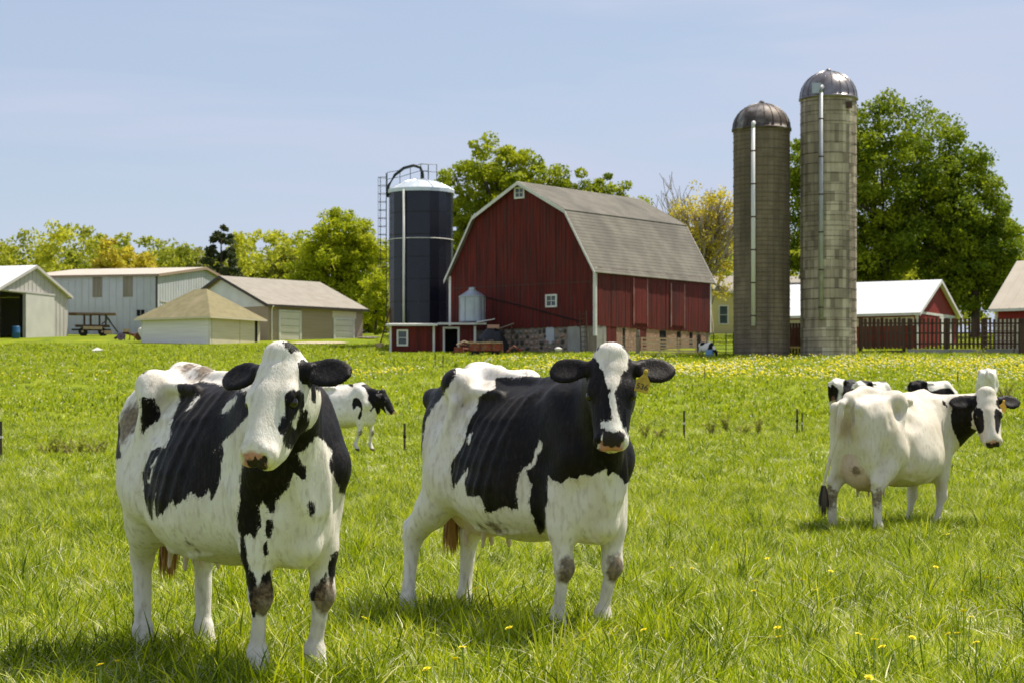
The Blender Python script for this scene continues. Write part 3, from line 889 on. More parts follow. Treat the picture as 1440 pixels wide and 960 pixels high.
# tree behind the barn
xb = side(712, 166)
tree('maple_tree', 'bright spring green tree spreading behind the barn roof', xb, 166.0,
     [E_(0, 0, 10.8, 4.2, 4, 4.6), E_(-3.0, 0, 9.0, 3.1, 3.2, 5.0), E_(2.6, 0, 10.2, 3.4, 3.2, 3.6), E_(-.8, 0, 13.6, 2.8, 2.4, 2.5), E_(5.0, .3, 10.4, 2.8, 2.4, 2.5), E_(7.6, .5, 10.8, 2.2, 2, 1.9), E_(9.1, .5, 10.3, 1.7, 1.2, 1.5), E_(-3.6, -.5, 5.0, 2.6, 2.6, 3.6)], L_SPRING, 430, 110, .265, .70, 21, .45, .45, nl=40, inner=.3)
# budding tree between barn and silo
tree('budding_tree', 'half bare budding tree with golden leaves between the barn and the left silo', side(990, 162), 162.0,
     [E_(0, 0, 8.4, 2.9, 2.6, 3.6), E_(1.2, 0, 9.3, 2.0, 2, 2.2), E_(-1.0, 0, 7.2, 2.2, 2, 3.0), E_(.6, 0, 4.5, 1.8, 1.8, 2.4), E_(-2.0, 0, 8.6, 1.6, 1.6, 2.0)], L_GOLD, 200, 30, .22, .62, 31, .42, .5, bark=BARKP, nl=80, inner=.25, sub=4)


def bare_tree(label, x, y, H, seed, r0=.22):
    r = random.Random(seed); z = gz(x, y)
    t = thing('bare_tree', label, 'tree', (x, y, z))
    mb = MB()
    def grow(p, d, L_, rad, lev):
        n = 4; pts = [p]; rs = [rad]
        for i in range(n):
            d = (d + Vector((r.uniform(-.16, .16), r.uniform(-.16, .16), .05))).normalized()
            p = p + d * (L_ / n); pts.append(p); rs.append(max(rad * (1 - .55 * (i + 1) / n), .022))
        mb.tube(pts, rs, 5 if lev else 8, False)
        if lev >= 4: return
        for k in range(4 if lev < 3 else 2):
            q = pts[r.randint(2, n)]
            a = r.uniform(0, 6.28); s = r.uniform(.35, .75)
            nd = (d + Vector((math.cos(a), math.sin(a), .25)) * s).normalized()
            grow(q, nd, L_ * r.uniform(.55, .75), rad * .5, lev + 1)
    grow(Vector((0, 0, -.3)), Vector((0, 0, 1)), H * .42, r0, 0)
    grow(Vector((0, 0, H * .2)), Vector((.25, 0, 1)), H * .38, r0 * .7, 1)
    mb.build('branches', BARKP, t, True)
    return t


bare_tree('leafless grey tree whose twigs show above the right end of the barn roof', side(940, 172), 172.0, 12.3, 4)
bare_tree('leafless grey tree with twigs above the golden tree beside the silo', side(1000, 174), 174.0, 12.6, 9)

# trees on the left, beyond the sheds
tree('broadleaf_tree', 'big light green tree left of the blue silo', side(478, 188), 188.0,
     [E_(0, 0, 6.6, 3.7, 3.4, 4.0), E_(.2, 0, 9.0, 2.4, 2.2, 1.9), E_(2.4, 0, 5.8, 2.5, 2.4, 3.4), E_(-2.3, 0, 5.4, 2.2, 2.2, 3.0), E_(1.5, -.5, 3.2, 3.2, 2.4, 2.2)], L_LIME, 270, 110, .275, .85, 41, .38, .45, nl=22, inner=.35)
tree('shrub_willow', 'pale green bush beside the right end of the tan building', side(528, 176), 176.0,
     [E_(0, 0, 2.6, 1.5, 1.5, 2.5), E_(.8, 0, 1.6, 1.2, 1.2, 1.6)], L_LIME, 70, 60, .26, .5, 42, .12, .4, nl=10, cat='shrub')
tree('shrub_willow', 'low yellow green bushes filling the gap between the tan building and the blue silo', side(519, 196), 196.0,
     [E_(-.6, 0, 1.4, 2.0, 1.5, 1.9), E_(1.2, 0, 1.7, 1.6, 1.4, 2.2)], L_LIME, 90, 60, .27, .6, 43, .10, .4, nl=8, cat='shrub')
# conifer: drooping whorls
def conifer(label, x, y, H, rb, seed):
    r = np.random.RandomState(seed); t = thing('conifer_tree', label, 'tree', (x, y, gz(x, y)))
    pts, rad = [], []
    for i in range(100):
        q = r.uniform() ** .8; a = r.uniform(0, 6.28); rr = rb * (1 - q) ** .5 * r.uniform(.40, 1.05) + .15
        pts.append((rr * math.cos(a), rr * math.sin(a), H * (.10 + .90 * q) - rr * .12)); rad.append(.32 + .55 * (1 - q))
    cr = bpy.data.objects.new('crown', leaves_mesh('crown', pts, rad, 90, .30, L_CONIF, seed, np.clip(r.normal(.4, .3, 100), 0, 1), .7, .1)); COL.objects.link(cr); cr.parent = t
    MB().tube([(0, 0, -.4), (0, 0, H * .5), (0, 0, H * .98)], [.24, .15, .03], 8).build('trunk', BARK, t, True)
conifer('dark conifer standing behind the blue-grey shed', side(311, 212), 212.0, 10.6, 2.7, 51)
far = [('broadleaf_tree', 'small round dark green tree on the far left skyline', 110, 255, 11.2, 2.1, L_DARK, 61),
       ('budding_tree', 'golden budding tree behind the blue-grey shed, left of the gold pair', 158, 225, 10.2, 2.4, L_GOLD, 62),
       ('budding_tree', 'golden budding tree behind the blue-grey shed, right of the gold pair', 193, 228, 9.9, 2.1, L_GOLD, 63),
       ('broadleaf_tree', 'pale olive tree just left of the dark conifer', 266, 262, 12.2, 3.0, L_GREY, 64),
       ('broadleaf_tree', 'fresh green rounded tree just right of the dark conifer', 348, 262, 12.0, 3.2, L_SPRING, 65),
       ('broadleaf_tree', 'dull green tree on the skyline left of the big light green tree', 398, 258, 11.8, 2.8, L_GREY, 66),
       ('shrub_willow', 'lime green bushy tree above the roof of the tan building', 372, 205, 5.0, 2.4, L_LIME, 67)]
for nm, lb, px, y, H, w, lm, sd in far:
    tree(nm, lb, side(px, y), y, [E_(0, 0, H * .62, w, w, H * .36), E_(w * .35, 0, H * .5, w * .8, w * .8, H * .33), E_(-w * .4, 0, H * .48, w * .8, w * .8, H * .32)], lm, 110, 55, .42, .75, sd, .2, .5, nl=12, inner=.35)


def woods():
    """the wood along the far rise: one mass of foliage"""
    r = np.random.RandomState(77)
    pts, rad, tint = [], [], []
    for i in range(900):
        x = r.uniform(-95, 75); y = r.uniform(238, 296)
        top = 11.2 + .8 * math.sin(x * .23 + 1) + .7 * math.sin(x * .57) + r.uniform(-.9, .6)
        base = gz(x, y)
        t = .5 + .35 * math.sin(x * .31 + y * .2) + r.normal(0, .18)
        for k in range(8):
            h = r.uniform(.02, 1) ** .45; w = 1.9 * math.sqrt(max(1.02 - h * h, .02))
            pts.append((x + r.uniform(-w, w), y + r.uniform(-w, w), base + top * h)); rad.append(r.uniform(.6, 1.15)); tint.append(t)
    me = leaves_mesh('far_woods', pts, rad, 34, .42, leaf_material('far_wood_leaf', (.260, .300, .026), (.520, .520, .035), .52), 78, np.clip(tint, 0, 1))
    o = bpy.data.objects.new('far_woods', me); COL.objects.link(o)
    tag(o, 'spring green wood along the far skyline', kind='stuff')


woods()

# ------------------------------------------------------------------ cows: one implicit surface per animal, meshed by surface nets
class Sdf:
    def __init__(self):
        self.ops = []

    def cone(self, a, b, r1, r2, k=0.03, g='body', mode=1, sc=None):
        """tapered capsule; sc = per-axis stretch (flatten)"""
        a = np.array(a, float); b = np.array(b, float)
        s = np.array(sc if sc is not None else (1, 1, 1), float)
        A, B = a / s, b / s
        ba = B - A
        l2 = max(float(ba @ ba), 1e-9)
        def fn(x, y, z):
            X, Y, Z = x / s[0] - A[0], y / s[1] - A[1], z / s[2] - A[2]
            t = np.clip((X * ba[0] + Y * ba[1] + Z * ba[2]) / l2, 0, 1)
            return (np.sqrt((X - t * ba[0]) ** 2 + (Y - t * ba[1]) ** 2 + (Z - t * ba[2]) ** 2) - (r1 + (r2 - r1) * t)) * s.min()
        rr = max(r1, r2) * s
        self.ops.append((fn, np.minimum(a, b) - rr, np.maximum(a, b) + rr, k, g, mode))

    def ell(self, c, r, k=0.03, g='body', mode=1, rot=None):
        c = np.array(c, float); r = np.array(r, float)
        M = np.array(rot, float) if rot is not None else np.eye(3)      # rows: local axes in parent space
        def fn(x, y, z):
            X, Y, Z = x - c[0], y - c[1], z - c[2]
            q = [M[i, 0] * X + M[i, 1] * Y + M[i, 2] * Z for i in range(3)]
            k0 = np.sqrt(sum((q[i] / r[i]) ** 2 for i in range(3)))
            k1 = np.sqrt(sum((q[i] / r[i] ** 2) ** 2 for i in range(3)))
            return k0 * (k0 - 1) / np.maximum(k1, 1e-6)
        e = np.abs(M.T) @ r
        self.ops.append((fn, c - e, c + e, k, g, mode))

    def raw(self, fn, lo, hi, k=0.03, g='body', mode=1):
        self.ops.append((fn, np.array(lo, float), np.array(hi, float), k, g, mode))

    @staticmethod
    def comb(d, e, k, mode):
        if mode > 0:
            h = np.clip(0.5 + 0.5 * (d - e) / k, 0, 1)
            return d + (e - d) * h - k * h * (1 - h)
        e = -e
        h = np.clip(0.5 - 0.5 * (d - e) / k, 0, 1)
        return d + (e - d) * h + k * h * (1 - h)

    def mesh(self, res):
        lo = np.min([o[1] for o in self.ops if o[5] > 0], 0) - 3 * res
        hi = np.max([o[2] for o in self.ops if o[5] > 0], 0) + 3 * res
        n = np.ceil((hi - lo) / res).astype(int) + 1
        ax = [(lo[i] + res * np.arange(n[i])).astype(np.float32) for i in range(3)]
        d = np.full(n, 0.3, np.float32)
        for fn, l, h, k, g, mode in self.ops:
            p = k + 3 * res
            a = np.clip(np.floor((l - p - lo) / res).astype(int), 0, n - 1)
            b = np.clip(np.ceil((h + p - lo) / res).astype(int) + 1, 1, n)
            sl = tuple(slice(a[i], b[i]) for i in range(3))
            x, y, z = np.meshgrid(ax[0][sl[0]], ax[1][sl[1]], ax[2][sl[2]], indexing='ij', sparse=True)
            d[sl] = self.comb(d[sl], fn(x, y, z), k, mode)
        # surface nets
        ins = d < 0
        c = np.zeros(n - 1, np.int8)
        offs = [(i, j, k) for i in (0, 1) for j in (0, 1) for k in (0, 1)]
        for i, j, k in offs:
            c += ins[i:n[0] - 1 + i, j:n[1] - 1 + j, k:n[2] - 1 + k]
        act = (c > 0) & (c < 8)
        idx = np.full(n - 1, -1, np.int64)
        cells = np.argwhere(act)
        idx[act] = np.arange(len(cells))
        acc = np.zeros((len(cells), 3)); cnt = np.zeros(len(cells))
        cv = {o: d[cells[:, 0] + o[0], cells[:, 1] + o[1], cells[:, 2] + o[2]] for o in offs}
        for o in offs:
            for a in range(3):
                if o[a] == 0:
                    q = list(o); q[a] = 1; q = tuple(q)
                    v0, v1 = cv[o], cv[q]
                    s = (v0 < 0) != (v1 < 0)
                    t = np.where(s, v0 / np.where(s, v0 - v1, 1), 0)
                    p = np.array(o, float)[None].repeat(len(cells), 0); p[:, a] += t
                    acc += p * s[:, None]; cnt += s
        V = lo + res * (cells + acc / cnt[:, None])
        F = []
        for a in range(3):
            b, e = (a + 1) % 3, (a + 2) % 3
            s0 = [slice(None)] * 3; s1 = [slice(None)] * 3
            s0[a] = slice(0, n[a] - 1); s1[a] = slice(1, n[a])
            A_, B_ = ins[tuple(s0)], ins[tuple(s1)]
            e_ = np.argwhere(A_ != B_)
            e_ = e_[(e_[:, b] > 0) & (e_[:, e] > 0) & (e_[:, b] < n[b] - 1) & (e_[:, e] < n[e] - 1)]
            fl = A_[tuple(e_.T)]
            def cell(db, de):
                q = e_.copy(); q[:, b] -= db; q[:, e] -= de
                return idx[tuple(q.T)]
            quad = np.stack([cell(1, 1), cell(0, 1), cell(0, 0), cell(1, 0)], 1)
            quad[~fl] = quad[~fl][:, ::-1]
            F.append(quad)
        F = np.concatenate(F)
        F = F[(F >= 0).all(1)]
        # drop loose crumbs, then relax a little
        for it in range(2):
            sm = np.zeros_like(V); ct = np.zeros(len(V))
            for i in range(4):
                for j in ((i + 1) % 4, (i + 3) % 4):
                    np.add.at(sm, F[:, i], V[F[:, j]]); np.add.at(ct, F[:, i], 1)
            V = V + 0.5 * (sm / np.maximum(ct, 1)[:, None] - V)
        return V, F

    def groups(self, V):
        gs = sorted({o[4] for o in self.ops})
        D = np.full((len(gs), len(V)), 9.0)
        for fn, l, h, k, g, mode in self.ops:
            if mode < 0: continue
            m = ((V > l - 0.08) & (V < h + 0.08)).all(1)
            if m.any():
                i = gs.index(g)
                P = V[m]
                D[i, m] = np.minimum(D[i, m], fn(P[:, 0], P[:, 1], P[:, 2]))
        return gs, D.argmin(0)


TX = np.array([-1.02, -.93, -.80, -.62, -.45, -.25, -.02, .18, .36, .50, .60, .68])
TT = np.array([1.22, 1.31, 1.355, 1.375, 1.36, 1.335, 1.34, 1.36, 1.38, 1.31, 1.17, 1.02])     # topline
TB = np.array([1.02, .84, .74, .62, .555, .52, .50, .52, .55, .56, .60, .78])             # underline
TW = np.array([.08, .16, .205, .245, .295, .345, .365, .320, .245, .190, .14, .06])       # half width


def head_ops(S, P, A, Nn, ear_l=(0, 0), ear_r=(0, 0), tuft=0.03, fine=True, hs=1.0):
    """head frame: P poll, A poll->muzzle, Nn out of the forehead"""
    A = np.array(A, float); A /= np.linalg.norm(A)
    Nn = np.array(Nn, float); Nn -= A * (Nn @ A); Nn /= np.linalg.norm(Nn)
    Yl = np.cross(Nn, A)
    M = np.stack([A, Yl, Nn])            # rows
    P = np.array(P, float)
    def w(p): return P + M.T @ (np.array(p, float) * hs)
    E = lambda c, r, k=0.03, mode=1, rot=None, g='head': S.ell(w(c), np.array(r) * hs, k, g, mode, M if rot is None else rot @ M)
    C = lambda a, b, r1, r2, k=0.03, mode=1, g='head': S.cone(w(a), w(b), r1 * hs, r2 * hs, k, g, mode)
    E((.075, 0, -.075), (.125, .098, .090), .03)
    E((.135, 0, -.045), (.155, .098, .050), .03)
    for s in (1, -1):
        E((.195, s * .088, -.055), (.062, .034, .042), .03)            # orbit
        E((.155, s * .076, -.165), (.115, .046, .095), .04)            # cheek
        C((.24, s * .055, -.085), (.43, s * .042, -.085), .052, .042, .03)
        C((.12, s * .060, -.210), (.40, s * .030, -.160), .046, .044, .04)
        E((.465, s * .042, -.072), (.048, .048, .050), .02)            # muzzle lobes
    C((.20, 0, -.045), (.43, 0, -.048), .060, .047, .04)
    C((.27, 0, -.10), (.44, 0, -.10), .075, .055, .04)
    E((.440, 0, -.150), (.052, .056, .034), .025)                      # chin
    E((.005, 0, -.035), (.055, .085, .055), .03)                       # poll
    E((-.002, 0, -.005), (.042, .062, tuft), .025)
    if fine:
        for s in (1, -1):
            E((.500, s * .052, -.045), (.025, .014, .026), .008, -1, np.array([[.9, -.3 * s, .1], [.3 * s, .95, 0], [-.1, 0, 1.]]))
            E((.492, s * .058, -.125), (.030, .022, .0065), .010, -1)
            E((.225, s * .109, -.058), (.032, .012, .020), .014, -1)   # eye socket
            E((.203, s * .108, -.038), (.036, .014, .010), .010)       # upper lid
        E((.500, 0, -.124), (.035, .035, .006), .010, -1)              # mouth line
        E((.513, 0, -.085), (.012, .005, .030), .010, -1)
    for s, (dip, fwd) in ((1, ear_l), (-1, ear_r)):
        # ear: long axis out to the side, dip turns it toward the muzzle end, fwd toward the viewer
        e1 = np.array([.12 + dip, s * 1.0, -.10 + fwd]); e1 /= np.linalg.norm(e1)
        e3 = np.array([-.12, 0, 1.0]); e3 -= e1 * (e3 @ e1); e3 /= np.linalg.norm(e3)
        e2 = np.cross(e3, e1)
        rot = np.stack([e1, e2, e3])
        b = np.array([.055, s * .080, -.075])
        c = b + e1 * .125
        g = 'ear_l' if s > 0 else 'ear_r'
        E(c + e1 * .012, (.112, .076, .020), .012, 1, rot, g)
        C(b, b + e1 * .06, .034, .036, .02, 1, g)
        if fine:
            E(c + e1 * .022 + e3 * .020, (.084, .053, .013), .010, -1, rot, g)
    eyes = [(w((.222, s * .100, -.058)), s) for s in (1, -1)]
    return M, w, eyes


def cow_sdf(poll, A, Nn, feet, belly=1.0, fine=True, ear_l=(0, 0), ear_r=(0, 0), ribs=0.5, udder=1.0, tail=None, throat=None, graze=False, tuft=0.03, hs=1.0, rump=0.0):
    S = Sdf()
    tb = np.where(TX > -.9, TB - (belly - 1) * .35 * np.exp(-((TX + .05) / .45) ** 2), TB)
    tw = TW * (1 + (belly - 1) * np.exp(-((TX + .05) / .45) ** 2))
    tt = TT + rump * np.clip((-.1 - TX) / .4, 0, 1)
    def prof(x): return np.interp(x, TX, tt), np.interp(x, TX, tb), np.interp(x, TX, tw)
    def torso(x, y, z):
        t, b, w = prof(x)
        zc, hz = (t + b) / 2, (t - b) / 2
        q = np.clip((z - zc) / hz, -1.6, 1.6)
        pear = 1 - .30 * q - .06 * q * q
        f = np.sqrt(np.abs(y / (w * np.maximum(pear, .25))) ** 2.2 + np.abs(q) ** 2.6)
        return (f - 1) * np.minimum(w, hz) * .85
    S.raw(torso, (-1.02, -.55, .36), (.68, .55, 1.50), .02, 'body')
    # spine, withers, sacrum, hooks and pins
    S.cone((.40, 0, 1.37), (.10, 0, 1.345), .045, .035, .05)
    ru = rump
    S.cone((.10, 0, 1.345), (-.45, 0, 1.355 + ru), .030, .035, .04)
    S.cone((-.45, 0, 1.355 + ru), (-.70, 0, 1.37 + ru), .05, .055, .05)
    S.cone((-.70, 0, 1.37 + ru), (-.95, 0, 1.32 + ru), .055, .05, .05)
    for s in (1, -1):
        S.ell((-.50, s * .235, 1.315 + ru), (.078, .058, .056), .05)                        # hook bone
        S.cone((-.50, s * .22, 1.32 + ru), (-.62, s * .05, 1.36 + ru), .05, .05, .07)
        S.cone((-.50, s * .225, 1.29 + ru), (-.95, s * .115, 1.215 + ru), .06, .060, .09)
        S.ell((-.970, s * .135, 1.225 + ru), (.055, .045, .055), .04)                       # pin bone
        S.cone((-.47, s * .19, 1.315), (-.14, s * .175, 1.295), .030, .026, .05)       # short ribs
        S.ell((-.35, s * .36, 1.14), (.12, .115, .125), .07, 'body', -1)
        S.ell((-.74, s * .285, 1.235 + ru), (.13, .060, .075), .06, 'body', -1)       # thurl hollow                # flank hollow
        S.cone((-.44, s * .285, 1.25), (-.60, s * .29, .86), .030, .05, .08)           # flank fold edge
        S.cone((-.41, s * .375, 1.00), (-.375, s * .335, .70), .032, .036, .05, 'body', -1)   # crease before the thigh
        # thigh and gaskin
        S.cone((-.72, s * .145, 1.12), (-.58, s * .205, .84), .165, .115, .10)
        S.cone((-.88, s * .110, 1.10), (-.83, s * .150, .76), .105, .085, .08)
        # shoulder
        S.cone((.36, s * .12, 1.26), (.54, s * .165, .96), .055, .080, .10)
        S.ell((.43, s * .150, 1.06), (.16, .090, .24), .10)
        S.ell((.595, s * .150, .93), (.065, .055, .075), .06)
        if ribs > 0:
            for i in range(7):
                x0 = .16 - i * .085
                pts = []
                for u in np.linspace(.10, .78, 6):
                    x = x0 - .16 * u ** 1.2
                    t, b, w = prof(x)
                    z = t - (t - b) * u
                    q = (z - (t + b) / 2) / ((t - b) / 2)
                    yy = w * max(1 - .30 * q - .06 * q * q, .25) * max(1 - abs(q) ** 2.6, 0) ** (1 / 2.2)
                    pts.append((x, s * (yy - .012), z))
                for p, q in zip(pts[:-1], pts[1:]):
                    S.cone(p, q, .012 + .008 * ribs, .012 + .008 * ribs, .022)
    # brisket
    S.ell((.52, 0, .67), (.17, .125, .15), .08)
    # neck
    poll = np.array(poll, float)
    An = np.array(A, float); An /= np.linalg.norm(An)
    Nh = np.array(Nn, float); Nh -= An * (Nh @ An); Nh /= np.linalg.norm(Nh)
    back = poll + (An * .05 - Nh * .11) * hs
    thr = poll + (An * .15 - Nh * .20) * hs if throat is None else np.array(throat)
    m1 = np.array((.46, 0, 1.25)); m2 = np.array((.52, 0, 1.02)); m3 = np.array((.60, 0, .80))
    mid = lambda a, b, t: a + (b - a) * t
    S.cone(m1, back, .105, .080, .10, 'neck')
    S.cone(m2, mid(back, thr, .5), .155, .100, .12, 'neck')
    S.cone(m3, thr, .110, .058, .10, 'neck')
    if not graze:
        S.cone((.66, 0, .64), mid(m3, thr, .8) - np.array((0, 0, .05)), .030, .018, .05, 'neck')   # dewlap
        S.cone((.64, 0, .60), (.60, 0, .56), .05, .04, .05, 'body')
    if fine:
        for s in (1, -1):
            # throat folds, jugular groove, shoulder edge, milk vein, thigh groove
            for t in (.25, .45, .65):
                a = mid(m1, back, t); c = mid(m3, thr, t)
                a = a + np.array((0, s * .085, 0)); c = c + np.array((0, s * .055, .06))
                S.cone(a * .55 + c * .45, c, .016, .012, .03, 'neck')
            S.cone((.27, s * .165, 1.22), (.36, s * .245, .86), .022, .022, .035)
            S.cone((.50, s * .165, 1.20), (.60, s * .155, .97), .020, .024, .035)
            pv = [(-.38, .20), (-.25, .24), (-.12, .22), (.02, .25), (.16, .21)]
            pz = [(np.interp(x_, TX, tb) + .055) for x_, _ in pv]
            for (xa, ya), (xb, yb), za, zb in zip(pv[:-1], pv[1:], pz[:-1], pz[1:]):
                S.cone((xa, s * ya, za), (xb, s * yb, zb), .018, .018, .02)
            S.ell((-.74, s * .305, .95), (.030, .035, .20), .05, 'body', -1)
    # legs
    for nme, (fx, fy, fz) in feet.items():
        s = 1 if nme[1] == 'l' else -1
        g = 'leg_' + nme
        if nme[0] == 'f':
            el = np.array((.46, s * .165, .80)); ft = np.array((fx, fy, fz))
            kn = el * .42 + ft * .58 + np.array((.025, 0, .055)); fe = ft + np.array((-.035, 0, .14)); pa = ft + np.array((.005, 0, .065))
            kn[2] = fz + .395
            S.cone((.55, s * .155, .95), el, .09, .088, .07, g)
            S.cone(el + np.array((-.01, 0, .03)), mid(el, kn, .55), .090, .066, .07, g)
            S.cone(mid(el, kn, .5), kn, .067, .048, .03, g)
            S.ell(kn + np.array((.006, 0, -.005)), (.055, .055, .068), .025, g)
            S.cone(kn + np.array((-.008, 0, -.03)), fe, .035, .032, .025, g)
            S.ell(fe, (.046, .047, .050), .025, g)
        else:
            ft = np.array((fx, fy, fz))
            hk = np.array((fx - .035, mid(fy, s * .17, .2), fz + .50)); st = np.array((-.52, s * .225, .80))
            st[0] = mid(-.55, fx + .25, .35)
            fe = ft + np.array((-.035, 0, .14)); pa = ft + np.array((.005, 0, .065))
            S.cone((-.68, s * .19, .98), st, .135, .100, .09, g)
            S.cone(st + np.array((-.03, 0, .03)), mid(st, hk, .5), .120, .092, .07, g)
            S.cone(mid(st, hk, .42), hk, .098, .060, .05, g)
            S.cone((-.88, s * .14, .85), mid((-.88, s * .14, .85), hk, .6), .070, .040, .07, g)
            S.cone(mid(np.array((-.88, s * .14, .85)), hk, .5), hk + np.array((-.055, 0, .055)), .036, .026, .03, g)   # tendon
            S.ell(hk + np.array((-.052, 0, .045)), (.034, .030, .042), .03, g)
            S.ell(hk + np.array((.0, 0, -.01)), (.052, .044, .070), .03, g)
            S.cone(hk + np.array((-.01, 0, -.04)), fe, .045, .038, .03, g)
            S.ell(fe, (.046, .047, .050), .025, g)
        S.cone(fe, pa, .042, .044, .02, g)
        for t in (1, -1):
            S.cone(ft + np.array((.015, t * .024, .050)), ft + np.array((.045, t * .022, .018)), .034, .026, .012, g)
    S.ell((-1.03, 0, .96), (.11, .040, .28), .07, 'body', -1)          # cleft under the tail
    for s in (1, -1):
        S.ell((-1.03, s * .065, 1.17), (.10, .026, .12), .04, 'body', -1)   # hollow each side of the tail head
    # udder
    if udder > 0:
        u = udder
        S.ell((-.56, 0, .66), (.22 * u, .150 * u, .16 * u), .06, 'udder')
        S.ell((-.74, 0, .70), (.14 * u, .135 * u, .17 * u), .05, 'udder')
        if fine:
            for tx in (-.47, -.66):
                for s in (1, -1):
                    zb = .66 - .15 * u
                    S.cone((tx, s * .075, zb + .03), (tx, s * .085, zb - .055), .018, .013, .015, 'udder')
    # tail
    tl = tail or [(-.93, 0, 1.33 + ru), (-1.02, 0, 1.26), (-1.05, 0, 1.05), (-1.04, 0, .80), (-1.02, 0, .60)]
    rr = np.linspace(.038, .016, len(tl))
    for i in range(len(tl) - 1):
        S.cone(tl[i], tl[i + 1], rr[i], rr[i + 1], .03 if i < 1 else .012, 'tail')
    M, w, eyes = head_ops(S, poll, A, Nn, ear_l, ear_r, tuft, fine, hs)
    return S, M, w, eyes, tl[-1]


def hide_material():
    m, nt, b = new_mat('cow_hide')
    N, L = nt.nodes, nt.links
    def at(n):
        a = N.new('ShaderNodeAttribute'); a.attribute_name = n; return a.outputs['Fac']
    tc = N.new('ShaderNodeTexCoord')
    def nz(scale, det=4, st=(1, 1, 1)):
        mp = N.new('ShaderNodeMapping'); mp.inputs['Scale'].default_value = st
        no = N.new('ShaderNodeTexNoise'); no.inputs['Scale'].default_value = scale; no.inputs['Detail'].default_value = det
        L.new(tc.outputs['Object'], mp.inputs['Vector']); L.new(mp.outputs['Vector'], no.inputs['Vector'])
        return no.outputs['Fac']
    def ma(op, a, c):
        q = N.new('ShaderNodeMath'); q.operation = op
        for i, s in enumerate((a, c)):
            if isinstance(s, (int, float)): q.inputs[i].default_value = s
            else: L.new(s, q.inputs[i])
        return q.outputs[0]
    def mr(s, a, z, o0=0.0, o1=1.0):
        q = N.new('ShaderNodeMapRange'); q.inputs['From Min'].default_value = a; q.inputs['From Max'].default_value = z
        q.inputs['To Min'].default_value = o0; q.inputs['To Max'].default_value = o1
        L.new(s, q.inputs['Value']); return q.outputs['Result']
    def mix(f, A, B):
        q = N.new('ShaderNodeMix'); q.data_type = 'RGBA'
        L.new(f, q.inputs['Factor'])
        for s, k in ((A, 'A'), (B, 'B')):
            if isinstance(s, tuple): q.inputs[k].default_value = (*s, 1)
            else: L.new(s, q.inputs[k])
        return q.outputs['Result']
    white = mix(mr(nz(4.2), .44, .78), (.78, .745, .68), (.63, .57, .47))
    white = mix(mr(nz(38, 3, (1, 1, .35)), .50, .80), white, (.50, .45, .375))
    white = mix(at('yellow'), white, (.52, .42, .27))
    black = mix(mr(nz(4), .45, .75), (.0045, .004, .0045), (.013, .009, .007))
    black = mix(mr(nz(60, 3, (1, 1, .3)), .50, .80), black, (.024, .018, .015))
    wob = ma('ADD', ma('MULTIPLY', ma('SUBTRACT', nz(55, 3, (1, 1, .35)), .5), .030), ma('MULTIPLY', ma('SUBTRACT', nz(190, 2, (1, 1, .3)), .5), .014))
    edge = mr(ma('ADD', at('coat'), wob), -.0022, .0022)
    c = mix(edge, white, black)
    pink = mix(mr(nz(30, 3), .52, .60), (.50, .25, .20), (.40, .19, .15))
    c = mix(at('skin'), c, pink)
    spot = mr(ma('ADD', at('spot'), wob), -.003, .003)
    c = mix(spot, c, (.030, .024, .024))
    grime = mr(ma('ADD', at('dirt'), ma('MULTIPLY', ma('SUBTRACT', nz(26, 5), .5), .9)), .35, .62)
    c = mix(ma('MULTIPLY', grime, .88), c, mix(mr(nz(50, 3), .4, .6), (.085, .055, .030), (.22, .155, .09)))
    L.new(c, b.inputs['Base Color'])
    b.inputs['Roughness'].default_value = 0.48
    b.inputs['Specular IOR Level'].default_value = 0.13
    b.inputs['Sheen Weight'].default_value = 0.02
    b.inputs['Sheen Roughness'].default_value = 0.45
    bp = N.new('ShaderNodeBump'); bp.inputs['Strength'].default_value = 0.5; bp.inputs['Distance'].default_value = 0.006
    hgt = ma('ADD', ma('MULTIPLY', nz(16, 3, (1, 1, .7)), 1.4), ma('ADD', ma('MULTIPLY', nz(230, 3, (1, 1, .22)), .6), ma('MULTIPLY', nz(90, 3, (1, 1, .25)), .6)))
    L.new(hgt, bp.inputs['Height']); L.new(bp.outputs['Normal'], b.inputs['Normal'])
    return m


HIDE = hide_material()
EYE = pm('cow_eye', (.008, .006, .005), rough=.08, spec=.6)
SWITCH = pm('tail_hair_brown', (.30, .135, .04), (.48, .28, .11), 30, rough=.7, stretch=(1, 1, .15))
SWITCH_D = pm('tail_hair_dark', (.03, .024, .02), (.10, .075, .05), 30, rough=.7, stretch=(1, 1, .15))
HAIRW = pm('poll_hair_pale', (.75, .70, .62), (.55, .50, .42), 30, rough=.7)
TAGY = pm('ear_tag_yellow', (.50, .36, .03), (.36, .24, .02), 30, rough=.45)
TAGO = pm('ear_tag_orange', (.80, .42, .04), rough=.45)
INK = pm('tag_ink', (.02, .018, .015), rough=.6)


def poly_sd(u, v, poly):
    """signed distance to a closed 2-D polygon, positive inside"""
    P = np.asarray(poly, float)
    Q = np.roll(P, -1, 0)
    d2 = np.full(u.shape, 1e9); inside = np.zeros(u.shape, bool)
    for (ax, ay), (bx, by) in zip(P, Q):
        ex, ey = bx - ax, by - ay
        wx, wy = u - ax, v - ay
        t = np.clip((wx * ex + wy * ey) / max(ex * ex + ey * ey, 1e-12), 0, 1)
        d2 = np.minimum(d2, (wx - t * ex) ** 2 + (wy - t * ey) ** 2)
        c = ((ay > v) != (by > v)) & (u < ex * (v - ay) / (ey if abs(ey) > 1e-12 else 1e-12) + ax)
        inside ^= c
    return np.where(inside, 1, -1) * np.sqrt(d2)


